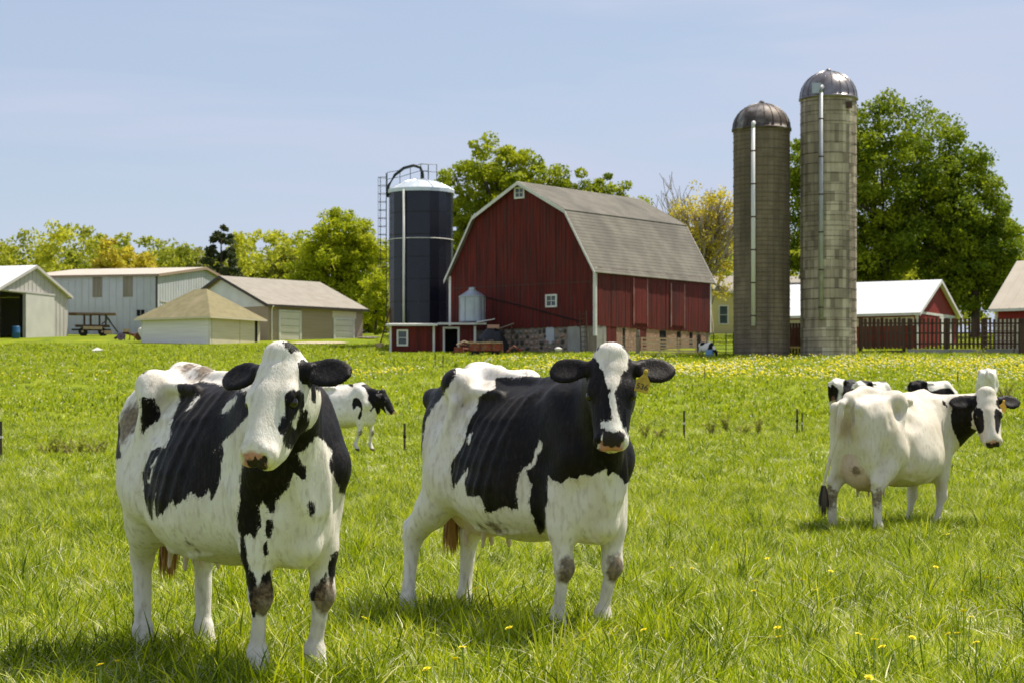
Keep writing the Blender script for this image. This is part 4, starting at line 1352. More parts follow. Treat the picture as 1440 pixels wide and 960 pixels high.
def vert_normals(V, F):
    n = np.cross(V[F[:, 2]] - V[F[:, 0]], V[F[:, 3]] - V[F[:, 1]])
    o = np.zeros_like(V)
    for i in range(4): np.add.at(o, F[:, i], n)
    return o / np.maximum(np.linalg.norm(o, axis=1), 1e-9)[:, None]


def blob_noise(V, sc, seed):
    r = np.random.RandomState(seed)
    f = np.zeros(len(V))
    for i in range(10):
        k = r.normal(size=3) * sc
        f += np.sin(V @ k + r.uniform(0, 6.28))
    return f / 3.0


def paint(name, V, F, gs, gi, coat, far_seed, far_bias):
    """coat['axis']: a direction in the cow's frame the patch outlines are drawn along (a decal direction fixed to the animal);
    coat['patches']: (groups, sign, outline) with outlines in metres in the plane across that axis"""
    far = (blob_noise(V, 3.2, far_seed) + far_bias) * .12
    spot = np.full(len(V), -.05)
    if not coat:
        return far, spot
    ax = np.array(coat['axis'], float); ax /= np.linalg.norm(ax)
    e1 = np.cross((0, 0, 1), ax); e1 /= np.linalg.norm(e1); e2 = np.cross(ax, e1)
    u, v = V @ e1, V @ e2
    d = np.full(len(V), -.06)
    for grp, sgn, outline in coat['patches']:
        gl = grp.split()
        msk = np.isin(gi, [gs.index(g) for g in gl if g in gs]) if grp != '*' else np.ones(len(V), bool)
        s = np.full(len(V), -.06)
        s[msk] = np.clip(poly_sd(u[msk], v[msk], outline), -.06, .06)
        if sgn == 2: spot = np.maximum(spot, s)
        else: d = np.maximum(d, s) if sgn > 0 else np.minimum(d, -s)
    n = vert_normals(V, F)
    w = np.clip((n @ ax + .10) / .16, 0, 1)
    hd = np.isin(gi, [i for i, g in enumerate(gs) if g in ('head', 'ear_l', 'ear_r') or g.startswith('leg') or g in ('neck', 'udder')])
    w = np.where(hd, 1, w)
    return d * w + np.clip(far, -.06, .06) * (1 - w), spot


def strands(name, root, m, parent, n, length, spread, width, seed, axis=(0, 0, -1)):
    r = np.random.RandomState(seed)
    mb = MB()
    for i in range(n):
        a = r.uniform(0, 6.28); q = spread * math.sqrt(r.uniform(0, 1))
        p = np.array(root) + np.array((math.cos(a), math.sin(a), 0)) * q * .35
        L_ = length * r.uniform(.65, 1.0)
        out = np.array((math.cos(a), math.sin(a), 0)) * q
        side = np.array((-math.sin(a), math.cos(a), 0)) * width
        pts = [p + out * (t * 1.3 if t < .5 else .9 - .3 * t) + np.array(axis) * L_ * t for t in (0, .35, .7, 1)]
        ws = (1, 1.1, .8, .1)
        vs = []
        for k, q_ in zip(ws, pts): vs += [q_ - side * k, q_ + side * k]
        mb.add(vs, [(0, 1, 3, 2), (2, 3, 5, 4), (4, 5, 7, 6)])
    return mb.build(name, m, parent)


def make_cow(label, origin, yaw, scale, pose, res, coat=None, far_seed=1, far_bias=-.2, zoff=0.0, tagc=None, switch=SWITCH, extras=None, hair=0, slim=.06):
    S, M, w, eyes, tail_end = cow_sdf(**pose)
    V, F = S.mesh(res)
    gs, gi = S.groups(V)
    if res < .03:
        nn = vert_normals(V, F)
        calm = np.isin(gi, [i for i, g in enumerate(gs) if g in ('head', 'ear_l', 'ear_r', 'tail')])
        bump = blob_noise(V, 14.0, far_seed + 50) * .0018 + blob_noise(V * np.array((1, 1, .5)), 34.0, far_seed + 60) * .0012
        V = V + nn * (bump * np.where(calm, .35, 1.0))[:, None]
    if pose.get('fine', True):
        # dairy cows are narrow through the chest
        st = lambda q, a, b: (lambda t: t * t * (3 - 2 * t))(np.clip((q - a) / (b - a), 0, 1))
        w_ = st(V[:, 0], .12, .42) * st(V[:, 2], .60, .85) * (1 - st(V[:, 0], .66, .82))
        pa_, ax_ = np.array(pose['poll']), np.array(pose['A'], float) / np.linalg.norm(pose['A'])
        t_ = np.clip((V - pa_) @ ax_, -.02, .56)
        w_ = w_ * st(np.linalg.norm(V - pa_ - t_[:, None] * ax_, axis=1), .24, .46)
        V = V * np.stack([np.ones(len(V)), 1 - slim * w_, np.ones(len(V))], 1)
    d, spot = paint('cow', V, F, gs, gi, coat, far_seed, far_bias)
    ex = extras or {}
    if coat and coat.get('fill') is not None:
        pass
    skin = np.zeros(len(V)); dirt = np.zeros(len(V)); yel = np.zeros(len(V))
    hv = (V - np.array(pose['poll'])) @ M.T / pose.get('hs', 1.0)
    ish = np.isin(gi, [gs.index('head')])
    # nose pad
    q = ((hv[:, 0] - .512) / .050) ** 2 + (hv[:, 1] / .070) ** 2 + ((hv[:, 2] + .050) / .055) ** 2
    skin = np.maximum(skin, np.where(ish, np.clip((1.0 - q) * 4, 0, 1), 0))
    if 'udder' in gs:
        skin = np.where(gi == gs.index('udder'), .38, skin)
    # knees, hocks, hooves and belly are grubby
    for nme, (fx, fy, fz) in pose['feet'].items():
        lg = gi == gs.index('leg_' + nme)
        dirt = np.where(lg, np.maximum(dirt, np.clip(.58 - (V[:, 2] - fz) / .38, 0, .8)), dirt)
        spot = np.where(lg, np.maximum(spot, np.clip(.062 - (V[:, 2] - fz), -.05, .05)), spot)
        if nme[0] == 'f':
            kx, ky = fx * .58 + .46 * .42 + .07, fy * .58 + (.165 if nme[1] == 'l' else -.165) * .42
            rr = np.sqrt((V[:, 0] - kx) ** 2 + ((V[:, 1] - ky) * 1.2) ** 2 + ((V[:, 2] - fz - .375) * .75) ** 2)
            dirt = np.where(lg, np.maximum(dirt, np.clip(.92 * (1.25 - rr / .085), 0, .85) * ex.get('knee', 1.0)), dirt)
    for (cx, cy, cz, r_, s_) in ex.get('dirt', []):
        rr = np.sqrt((V[:, 0] - cx) ** 2 + (V[:, 1] - cy) ** 2 + (V[:, 2] - cz) ** 2)
        dirt = np.maximum(dirt, np.clip(s_ * (1.15 - rr / r_), 0, 1))
    yel += ex.get('cream', 0.0)
    for (cx, cy, cz, r_, s_) in ex.get('yellow', []):
        rr = np.sqrt((V[:, 0] - cx) ** 2 + (V[:, 1] - cy) ** 2 + (V[:, 2] - cz) ** 2)
        yel = np.maximum(yel, np.clip(s_ * (1.2 - rr / r_), 0, 1))
    belly_dirt = np.clip((.60 - V[:, 2]) / .12, 0, 1) * .45 * np.isin(gi, [gs.index('body')])
    dirt = np.maximum(dirt, belly_dirt)
    root = thing('cow', label, 'cow', (origin[0], origin[1], gz(*origin) + zoff), yaw, 'black and white cows in the pasture')
    root.scale = (scale,) * 3
    if res < .02:
        c_, s_ = math.cos(yaw), math.sin(yaw)
        root['feet'] = [q for f in pose['feet'].values() for q in (origin[0] + scale * (f[0] * c_ - f[1] * s_), origin[1] + scale * (f[0] * s_ + f[1] * c_))]
    me = np_mesh('cow_body', V, F.ravel(), np.arange(0, F.size, 4), HIDE, True,
                 {'coat': ('POINT', d), 'skin': ('POINT', skin), 'dirt': ('POINT', dirt), 'yellow': ('POINT', yel), 'spot': ('POINT', spot)})
    body = bpy.data.objects.new('body', me)
    COL.objects.link(body)
    body.parent = root
    if hair:
        coat_hair(root, V, F, gs, gi, dict(coat=d, skin=skin, dirt=dirt, yellow=yel, spot=spot), skin, hair, far_seed, M[0])
    if res < .03:
        for p, s in eyes:
            mb = MB()
            mb.lathe([(.026 * math.sin(math.pi * i / 10) + 1e-4, -.026 * math.cos(math.pi * i / 10)) for i in range(11)], 16)
            e = mb.build('eye', EYE, root, True)
            e.location = tuple(p)
        strands('tail_switch', tail_end, switch, root, 90, .30, .055, .006, 5)
    if tagc:
        kind, colm, num = tagc
        # the tag hangs from the lower front of the left ear
        p = w(ex.get('tag_at', (.13, .175, -.055)))
        t = thing_part('ear_tag', root, p, M, colm, num)
    return root, body


def thing_part(name, parent, p, M, colm, num):
    """ear tag: a flat shield with a neck, hanging straight down, faced like the forehead"""
    mb = MB()
    sh = [(-.034, -.075), (.034, -.075), (.036, -.020), (.012, .012), (.008, .045), (-.008, .045), (-.012, .012), (-.036, -.020)]
    mb.prism(sh, 'y', -.002, .002)
    o = mb.build(name, colm, parent)
    nrm = np.array(M[2], float); nrm[2] = 0.15; nrm /= np.linalg.norm(nrm)
    up = np.array((0, 0, 1.0)); up -= nrm * (up @ nrm); up /= np.linalg.norm(up)
    right = np.cross(up, nrm)            # viewer's right when the tag is seen from its front
    mt = Matrix([[right[0], -nrm[0], up[0], p[0]], [right[1], -nrm[1], up[1], p[1]], [right[2], -nrm[2], up[2], p[2]], [0, 0, 0, 1]])
    o.matrix_local = mt @ Matrix.Rotation(R(14), 4, 'Y')
    bt = MB().lathe([(.012, -.003), (.012, .003), (.006, .006)], 12)
    bo = bt.build('tag_button', colm, o)
    bo.location = (0, -.002, .030); bo.rotation_euler = (R(90), 0, 0)
    if num:
        cu = bpy.data.curves.new('tag_number', 'FONT')
        cu.body = num; cu.size = .040; cu.align_x = 'CENTER'; cu.extrude = .0006
        tmp = bpy.data.objects.new('tmp_text', cu)
        COL.objects.link(tmp)
        dg = bpy.context.evaluated_depsgraph_get()
        me = bpy.data.meshes.new_from_object(tmp.evaluated_get(dg))
        bpy.data.objects.remove(tmp)
        me.materials.clear(); me.materials.append(INK)
        no = bpy.data.objects.new('tag_number', me)
        COL.objects.link(no)
        no.parent = o
        no.location = (0, -.0035, -.060); no.rotation_euler = (R(90), 0, 0)
    return o


def coat_hair(parent, V, F, gs, gi, attrs, skin, n, seed, head_ax):
    """short hair lying along the coat: one slim triangle per lock, coloured by the hide under it"""
    r = np.random.RandomState(seed)
    P = V[F]
    nf = np.cross(P[:, 2] - P[:, 0], P[:, 3] - P[:, 1]); ar = np.linalg.norm(nf, axis=1); nf /= np.maximum(ar, 1e-12)[:, None]
    f = r.choice(len(F), n, p=ar / ar.sum())
    a, b = r.uniform(0, 1, (2, n))[:, :, None]
    Q = P[f]
    p = (Q[:, 0] * (1 - a) + Q[:, 1] * a) * (1 - b) + (Q[:, 3] * (1 - a) + Q[:, 2] * a) * b
    vi = F[f, r.randint(0, 4, n)]
    g = gi[vi]
    vn = vert_normals(V, F)[vi]
    ear = np.isin(g, [i for i, q in enumerate(gs) if q.startswith('ear')]); head = g == gs.index('head'); leg = np.isin(g, [i for i, q in enumerate(gs) if q.startswith('leg')])
    d = np.tile(np.array((-.75, 0, -.55)), (n, 1))
    d[leg] = (-.15, 0, -1)
    d[head] = -np.array(head_ax)
    wob = np.stack([blob_noise(p, 9.0, seed + k) for k in (1, 2, 3)], 1)
    d = d + wob * .35 + r.normal(0, .13, (n, 3))
    d -= vn * (d * vn).sum(1)[:, None]
    d /= np.maximum(np.linalg.norm(d, axis=1), 1e-6)[:, None]
    lift = r.uniform(.03, .18, n) * np.where(head, .55, 1) + .05 * ear
    L_ = (r.uniform(.009, .019, n) * np.where(ear, .75, 1) * np.where(leg, .8, 1) * np.where(head, .9, 1))[:, None]
    keep = skin[vi] < .3
    tip = p + (d + vn * lift[:, None]) * L_
    sd = np.cross(d, vn) * r.uniform(.0007, .0016, n)[:, None]
    v = np.stack([p - sd - vn * .001, p + sd - vn * .001, tip], 1)[keep].reshape(-1, 3)
    k = int(keep.sum())
    at = {nm: ('POINT', np.repeat(x[vi][keep], 3)) for nm, x in attrs.items()}
    me = np_mesh('coat_hair', v, np.arange(3 * k), np.arange(0, 3 * k, 3), HIDE, False, at)
    o = bpy.data.objects.new('coat_hair', me); COL.objects.link(o); o.parent = parent
    o['kind'] = 'stuff'
    return o


COATS = {}
COATS['a'] = {'axis': (0.91, -0.414, 0.024), 'patches': [
    ('body udder tail leg_rr leg_rl neck leg_fr', 1, [(-0.307,1.325),(-0.255,1.327),(-0.198,1.343),(-0.138,1.33),(-0.079,1.302),(0.004,1.267),(0.061,1.261),(0.042,1.2),(-0.002,1.142),(-0.051,1.088),(-0.094,1.047),(-0.128,1.016),(-0.103,1.041),(-0.088,1.028),(-0.091,0.984),(-0.1,0.922),(-0.115,0.848),(-0.143,0.792),(-0.156,0.848),(-0.171,0.817),(-0.196,0.804),(-0.221,0.823),(-0.234,0.835),(-0.252,0.801),(-0.284,0.785),(-0.3,0.766),(-0.313,0.797),(-0.333,0.775),(-0.362,0.733),(-0.389,0.719),(-0.399,0.757),(-0.393,0.828),(-0.406,0.764),(-0.408,0.698),(-0.432,0.743),(-0.446,0.794),(-0.456,0.849),(-0.462,0.915),(-0.445,0.971),(-0.42,1.016),(-0.378,1.037),(-0.356,1.023),(-0.337,1.065),(-0.325,1.098),(-0.333,1.122),(-0.324,1.158),(-0.309,1.198),(-0.291,1.245),(-0.297,1.285)]),
    ('body leg_rr', 1, [(-0.469,1.265),(-0.446,1.271),(-0.41,1.262),(-0.401,1.232),(-0.382,1.213),(-0.389,1.173),(-0.405,1.157),(-0.444,1.124),(-0.454,1.104),(-0.468,1.071),(-0.474,1.186)]),
    ('body tail leg_rr', 1, [(-0.635,1.132),(-0.609,1.299),(-0.576,1.366),(-0.53,1.396),(-0.471,1.403),(-0.446,1.387),(-0.497,1.369),(-0.533,1.346),(-0.559,1.306),(-0.576,1.265),(-0.589,1.199),(-0.582,1.115),(-0.571,0.982),(-0.602,0.982)]),
    ('neck body leg_fr leg_fl', 1, [(0.04,1.128),(0.015,1.05),(-0.012,0.935),(-0.022,0.867),(-0.019,0.806),(-0.03,0.745),(-0.031,0.683),(-0.014,0.625),(0.019,0.656),(0.041,0.635),(0.064,0.674),(0.074,0.714),(0.062,0.775),(0.079,0.794),(0.109,0.743),(0.13,0.748),(0.139,0.791),(0.156,0.824),(0.183,0.848),(0.204,0.909),(0.23,0.897),(0.262,0.878),(0.257,0.942),(0.22,0.993),(0.286,1.07),(0.34,1.052),(0.377,1.003),(0.358,0.939),(0.368,0.908),(0.378,0.921),(0.394,0.865),(0.413,0.828),(0.439,0.818),(0.466,0.85),(0.497,0.883),(0.535,0.941),(0.474,1.11),(0.409,1.293),(0.292,1.446),(0.047,1.346)]),
    ('leg_fr body', 1, [(-0.019,0.652),(0.001,0.625),(0.01,0.561),(0.022,0.505),(0.049,0.457),(0.058,0.405),(0.08,0.481),(0.111,0.492),(0.128,0.406),(0.11,0.368),(0.058,0.374),(0.05,0.314),(0.041,0.262),(0.028,0.316),(0.019,0.406),(0.001,0.484),(-0.019,0.559)]),
    ('leg_fr body', 1, [(0.094,0.714),(0.115,0.717),(0.124,0.684),(0.109,0.626),(0.094,0.641)]),
    ('leg_fr body', 1, [(0.079,0.604),(0.094,0.622),(0.104,0.561),(0.087,0.552)]),
    ('leg_fl', 1, [(0.375,0.56),(0.437,0.577),(0.429,0.514),(0.392,0.451),(0.372,0.396),(0.363,0.476)]),
    ('leg_fl', 1, [(0.35,0.473),(0.354,0.415),(0.351,0.359),(0.301,0.35),(0.277,0.375),(0.298,0.408),(0.321,0.424)]),
    ('body neck leg_fl', 1, [(0.273,0.798),(0.29,0.783),(0.299,0.745),(0.288,0.722),(0.27,0.745),(0.264,0.776)]),
    ('body udder tail leg_rr leg_rl', -1, [(-0.39,0.989),(-0.403,0.943),(-0.423,0.872),(-0.433,0.879),(-0.417,0.947)]),
    ('body udder tail leg_rr leg_rl', -1, [(-0.1,1.173),(-0.091,1.205),(-0.057,1.238),(-0.032,1.251),(-0.038,1.222),(-0.072,1.181)]),
    ('body udder tail leg_rr leg_rl', -1, [(-0.255,1.197),(-0.23,1.244),(-0.201,1.276),(-0.197,1.259),(-0.226,1.223)]),
    ('head', 1, [(0.159,1.228),(0.176,1.252),(0.199,1.259),(0.213,1.249),(0.224,1.26),(0.241,1.241),(0.245,1.211),(0.238,1.17),(0.249,1.178),(0.261,1.174),(0.266,1.144),(0.26,1.103),(0.252,1.07),(0.232,1.043),(0.218,1.022),(0.198,1.012),(0.166,1.017),(0.155,1.04),(0.158,1.073),(0.141,1.072),(0.136,1.093),(0.145,1.127),(0.158,1.154),(0.162,1.188)]),
    ('head', -1, [(0.217,1.17),(0.228,1.163),(0.225,1.143),(0.211,1.122),(0.207,1.101),(0.193,1.101),(0.191,1.128),(0.207,1.139)]),
    ('head', 1, [(0.253,1.375),(0.275,1.367),(0.322,1.353),(0.324,1.266),(0.295,1.257),(0.296,1.206),(0.284,1.202),(0.269,1.218),(0.27,1.259),(0.248,1.299),(0.247,1.333)]),
    ('head', 1, [(0.156,1.457),(0.181,1.463),(0.222,1.449),(0.232,1.414),(0.208,1.419),(0.188,1.411),(0.173,1.429)]),
    ('head neck', 1, [(0.219,1.003),(0.246,1.043),(0.282,1.092),(0.302,1.098),(0.288,1.057),(0.246,1.002)]),
    ('ear_l ear_r', 1, [(-2.352,4.321),(5.47,4.665),(5.386,-1.664),(-2.321,-1.395)]),
    ('head', 2, [(0.0,0.97),(0.031,0.969),(0.041,0.982),(0.054,0.969),(0.077,0.989),(0.089,0.972),(0.079,0.949),(0.095,0.933),(0.069,0.916),(0.035,0.927),(0.008,0.943)]),
]}
COATS['b'] = {'axis': (0.854, -0.521, 0.019), 'patches': [
    ('body tail leg_rr leg_rl', 1, [(-0.731,1.22),(-0.713,1.372),(-0.65,1.444),(-0.588,1.479),(-0.466,1.471),(-0.464,1.408),(-0.494,1.359),(-0.536,1.305),(-0.577,1.263),(-0.614,1.217),(-0.64,1.159),(-0.655,1.087),(-0.659,1.006),(-0.673,0.917),(-0.73,0.916)]),
    ('body udder tail leg_rr leg_rl neck leg_fr leg_fl', 1, [(-0.245,1.401),(-0.153,1.393),(-0.053,1.398),(0.014,1.418),(0.081,1.502),(0.348,1.585),(0.598,1.468),(0.581,1.134),(0.515,1.034),(0.498,0.9),(0.468,0.83),(0.43,0.817),(0.403,0.858),(0.367,0.876),(0.335,0.859),(0.332,0.891),(0.302,0.884),(0.258,0.858),(0.209,0.866),(0.178,0.835),(0.145,0.852),(0.113,0.822),(0.061,0.835),(0.035,0.864),(0.032,0.802),(0.038,0.736),(0.022,0.686),(0.026,0.633),(0.02,0.566),(-0.003,0.548),(-0.023,0.586),(-0.04,0.637),(-0.06,0.701),(-0.055,0.767),(-0.043,0.814),(-0.067,0.85),(-0.08,0.907),(-0.103,0.875),(-0.113,0.847),(-0.13,0.797),(-0.123,0.747),(-0.118,0.687),(-0.15,0.681),(-0.184,0.699),(-0.245,0.668),(-0.289,0.66),(-0.303,0.711),(-0.323,0.751),(-0.358,0.745),(-0.392,0.753),(-0.41,0.814),(-0.395,0.857),(-0.386,0.9),(-0.42,0.857),(-0.456,0.813),(-0.467,0.778),(-0.481,0.816),(-0.489,0.875),(-0.481,0.933),(-0.451,0.975),(-0.432,0.996),(-0.415,1.038),(-0.401,1.084),(-0.387,1.151),(-0.347,1.207),(-0.333,1.29),(-0.247,1.331)]),
    ('body udder tail leg_rr leg_rl neck leg_fr leg_fl', -1, [(-0.0,1.049),(0.009,1.024),(-0.01,0.966),(-0.027,0.92),(-0.062,0.887),(-0.077,0.9),(-0.047,0.925),(-0.037,0.967),(-0.02,1.013)]),
    ('body udder tail leg_rr leg_rl neck leg_fr leg_fl', -1, [(-0.395,1.034),(-0.385,1.081),(-0.368,1.091),(-0.374,1.046),(-0.386,1.013)]),
    ('head ear_l ear_r', 1, [(-4.521,5.02),(4.425,5.0),(4.374,-1.949),(-4.471,-1.965)]),
    ('head', -1, [(0.249,1.457),(0.286,1.49),(0.295,1.53),(0.379,1.53),(0.416,1.484),(0.441,1.448),(0.431,1.439),(0.426,1.409),(0.42,1.383),(0.39,1.356),(0.385,1.322),(0.372,1.296),(0.358,1.275),(0.361,1.245),(0.369,1.203),(0.377,1.161),(0.382,1.136),(0.403,1.111),(0.416,1.077),(0.441,1.036),(0.437,0.986),(0.393,0.975),(0.331,0.974),(0.275,0.998),(0.275,1.019),(0.296,1.019),(0.292,1.035),(0.308,1.095),(0.289,1.094),(0.292,1.119),(0.326,1.129),(0.346,1.144),(0.339,1.186),(0.328,1.262),(0.34,1.275),(0.321,1.313),(0.308,1.356),(0.288,1.408),(0.271,1.435)]),
    ('head', 2, [(0.291,1.068),(0.305,1.088),(0.35,1.072),(0.389,1.084),(0.41,1.06),(0.401,1.027),(0.38,1.006),(0.339,0.998),(0.3,1.01)]),
]}
COATS['c'] = {'axis': (-0.86, -0.51, 0.009), 'patches': [
    ('neck', 1, [(0.493,1.344),(0.451,1.173),(0.467,1.054),(0.506,0.961),(0.536,0.902),(0.544,0.826),(0.624,0.855),(0.703,0.916),(0.799,1.003),(0.804,1.392),(0.624,1.334)]),
    ('head', 1, [(0.668,1.215),(0.696,1.238),(0.728,1.235),(0.748,1.209),(0.757,1.163),(0.762,1.104),(0.764,1.037),(0.743,1.001),(0.718,0.989),(0.694,1.038),(0.669,1.105),(0.658,1.164)]),
    ('head', 1, [(0.861,1.214),(0.877,1.235),(0.898,1.223),(0.933,1.188),(0.929,1.138),(0.909,1.071),(0.891,0.993),(0.872,0.997),(0.861,1.07),(0.853,1.146)]),
    ('head', 1, [(0.599,1.308),(0.691,1.318),(0.708,1.282),(0.69,1.235),(0.66,1.202),(0.624,1.202)]),
    ('head', 1, [(0.874,1.32),(0.94,1.292),(0.936,1.231),(0.903,1.221),(0.878,1.256)]),
    ('ear_l ear_r', 1, [(-12.215,8.489),(4.015,7.521),(3.995,-4.095),(-12.143,-4.87)]),
    ('head', 2, [(0.775,0.901),(0.798,0.907),(0.831,0.89),(0.864,0.911),(0.893,0.911),(0.905,0.882),(0.89,0.842),(0.831,0.83),(0.788,0.85)]),
]}
COATS['d'] = {'axis': (0.539, -0.842, -0.007), 'patches': [
    ('body leg_fr leg_fl', 1, [(0.143,1.081),(0.201,1.106),(0.266,1.081),(0.319,0.998),(0.336,0.882),(0.319,0.733),(0.275,0.646),(0.237,0.68),(0.258,0.766),(0.299,0.865),(0.289,0.899),(0.217,0.932),(0.184,0.882),(0.138,0.845),(0.123,0.965)]),
    ('body', 1, [(0.019,1.399),(0.086,1.441),(0.144,1.424),(0.152,1.312),(0.086,1.333)]),
    ('neck head ear_l ear_r', 1, [(-12.616,14.776),(21.395,15.678),(21.488,-11.702),(-12.667,-10.967)]),
    ('head', -1, [(0.532,1.189),(0.614,1.277),(0.667,1.239),(0.626,1.126),(0.58,1.114)]),
    ('head', -1, [(0.774,0.949),(0.831,0.841),(0.927,0.733),(0.86,0.634),(0.687,0.687),(0.791,0.733),(0.815,0.783)]),
    ('neck', -1, [(0.449,0.666),(0.465,0.758),(0.556,0.885),(0.614,0.799),(0.641,0.683),(0.532,0.6)]),
]}



def local(origin, yaw, scale, P, zg):
    """world point -> cow's own frame"""
    dx, dy, dz = P[0] - origin[0], P[1] - origin[1], P[2] - zg
    c, s = math.cos(yaw), math.sin(yaw)
    return ((dx * c + dy * s) / scale, (-dx * s + dy * c) / scale, dz / scale)


def ldir(yaw, D):
    c, s = math.cos(yaw), math.sin(yaw)
    return (D[0] * c + D[1] * s, -D[0] * s + D[1] * c, D[2])

# ------------------------------------------------------------------ the herd
def herd():
    made = {}
    # nearest cow, left
    o, yw, sc, zo = (-1.18, 9.38), math.atan2(-.848, .53), 0.965, .02
    zg = gz(*o) + zo
    L3 = lambda x, y, z: local(o, yw, sc, (x, y, z), zg)
    pose = dict(poll=L3(-.945, 8.62, 1.415), A=ldir(yw, (-.20, -.47, -.87)), Nn=ldir(yw, (-.40, -.80, .50)),
                feet=dict(fl=L3(-.823, 9.05, zg), fr=L3(-1.053, 8.95, zg), rl=L3(-1.447, 10.1, zg), rr=L3(-1.708, 9.95, zg)),
                belly=1.02, ear_l=(-.05, 0), ear_r=(-.05, 0), ribs=.6,
                tail=[(-.93, 0, 1.33), (-1.03, .02, 1.24), (-1.06, .04, 1.0), (-.98, .03, .80), (-.86, .0, .66)])
    made['a'] = make_cow('white faced cow nearest the camera, black patch round one eye and a muddy rump', o, yw, sc, pose, CRES, COATS.get('a'), 3, .1, zo, hair=190000,
                         extras=dict(dirt=[(.1, -.3, .58, .12, .5), (-.3, -.25, .56, .13, .55), (-.72, -.2, .62, .12, .5), (-.66, -.28, 1.14, .15, .95), (-.55, -.02, 1.41, .12, .72), (-.38, 0, 1.39, .15, .72), (-.75, -.1, 1.38, .1, .7)]))
    # second cow, centre
    o, yw, sc, zo = (.15, 11.35), math.atan2(-.857, .515), .985, 0.0
    zg = gz(*o) + zo
    pose = dict(poll=L3x(o, yw, sc, zg, .485, 10.45, 1.475), A=ldir(yw, (-.02, -.44, -.90)), Nn=ldir(yw, (-.05, -.93, .36)),
                feet=dict(fl=L3x(o, yw, sc, zg, .485, 11.0, 0), fr=L3x(o, yw, sc, zg, .255, 10.9, 0), rl=L3x(o, yw, sc, zg, -.25, 12.05, 0), rr=L3x(o, yw, sc, zg, -.565, 11.9, 0)),
                belly=1.0, rump=.05, ear_l=(-.06, 0), ear_r=(-.06, 0), ribs=1.0,
                tail=[(-.93, 0, 1.33), (-1.03, -.02, 1.24), (-1.06, -.03, 1.0), (-1.0, -.02, .80), (-.92, -.03, .66)])
    made['b'] = make_cow('black headed cow with a narrow white blaze and a numbered yellow ear tag', o, yw, sc, pose, CRES, COATS.get('b'), 5, .1, zo, hair=170000, slim=.17,
                         tagc=('shield', TAGY, '536'), extras=dict(dirt=[(.03, -.3, .58, .14, .6), (-.15, -.28, .56, .12, .6), (-.85, -.2, .55, .1, .5), (-.8, .2, .55, .13, .6)], tag_at=(.150, .165, .0)))
    # white cow on the right, seen from behind, looking back
    o, yw, sc, zo = (3.97, 21.7), R(49), 1.075, -.06
    zg = gz(*o) + zo
    pose = dict(poll=L3x(o, yw, sc, zg, 4.855, 21.8, 1.455), hs=1.08, A=ldir(yw, (.05, -.44, -.90)), Nn=ldir(yw, (.08, -.93, .36)),
                feet=dict(fl=(.42, .16, 0), fr=(.40, -.16, 0), rl=(-.84, .22, 0), rr=(-.76, -.22, 0)),
                belly=1.04, ear_l=(-.02, 0), ear_r=(-.02, 0), ribs=.0, udder=1.3,
                tail=[(-.93, 0, 1.33), (-1.06, .0, 1.26), (-1.10, .02, 1.0), (-1.11, .10, .75), (-1.10, .17, .52)])
    made['c'] = make_cow('nearly all white cow seen from behind with full udder, looking back over its shoulder', o, yw, sc, pose, CRES * 1.4, COATS.get('c'), 8, -2.5, zo, hair=60000,
                         tagc=('shield', TAGO, None), switch=SWITCH_D, extras=dict(knee=.5, cream=.34, tag_at=(.12, .135, -.03), yellow=[(-1.02, -.0, 1.05, .17, 1.3), (-.9, -.02, .62, .22, .5), (-.4, -.1, .5, .3, .4)], dirt=[(-.91, -.05, .66, .09, .7), (-.8, -.2, .40, .18, .75), (-.95, .2, .40, .2, .7)]))
    # cow standing beyond the nearest cow, facing right
    o, yw, sc, zo = (-3.62, 46.5), R(-28), 1.06, .08
    pose = dict(poll=(.90, .02, 1.24), A=(.50, .10, -.84), Nn=(.82, .15, .52),
                feet=dict(fl=(.52, .16, 0), fr=(.36, -.16, 0), rl=(-.80, .17, 0), rr=(-.9, -.17, 0)), belly=1.08, ribs=.3, fine=False)
    made['d'] = make_cow('cow standing far behind the nearest cow, black head held low in profile', o, yw, sc, pose, .022, COATS.get('d'), 8, -.9, zo)
    graze = dict(poll=(1.12, 0, .66), A=(.35, 0, -.93), Nn=(.93, 0, .35), feet=dict(fl=(.55, .16, 0), fr=(.38, -.16, 0), rl=(-.78, .17, 0), rr=(-.9, -.17, 0)), fine=False, graze=True, ribs=0)
    low = dict(graze, poll=(1.10, 0, 1.12), A=(.62, 0, -.78), Nn=(.78, 0, .62))
    far = [('grazing cow with dark ears, front one of the pair behind the white cow', (11.25, 66.0), 35, graze, 4, -.35, .86),
           ('cow with a black barred white rump, hindmost of the pair behind the white cow', (10.75, 68.5), 48, graze, 11, -.25, .88),
           ('cow with a dark spotted back and one raised ear, behind the white cow\'s shoulders', (13.1, 66.0), 12, graze, 21, .25, .86),
           ('distant white cow seen from directly behind beside a dead bush', (15.8, 71.0), 80, graze, 14, -.75, 1.0),
           ('far cow grazing beside the blue barrel near the barn corner', (11.42, 124.5), -52, graze, 25, .05, .66)]
    for lb, o, yw, ps, sd, bias, sc in far:
        make_cow(lb, o, R(yw), sc, ps, .036, None, sd, bias, 0.0)
    return made


def L3x(o, yw, sc, zg, x, y, z): return local(o, yw, sc, (x, y, z), zg)


CRES = .0115
HERD = herd()

# ------------------------------------------------------------------ farmyard things
def P3(px, y, dz=0.0):
    x = side(px, y); return (x, y, gz(x, y) + dz)


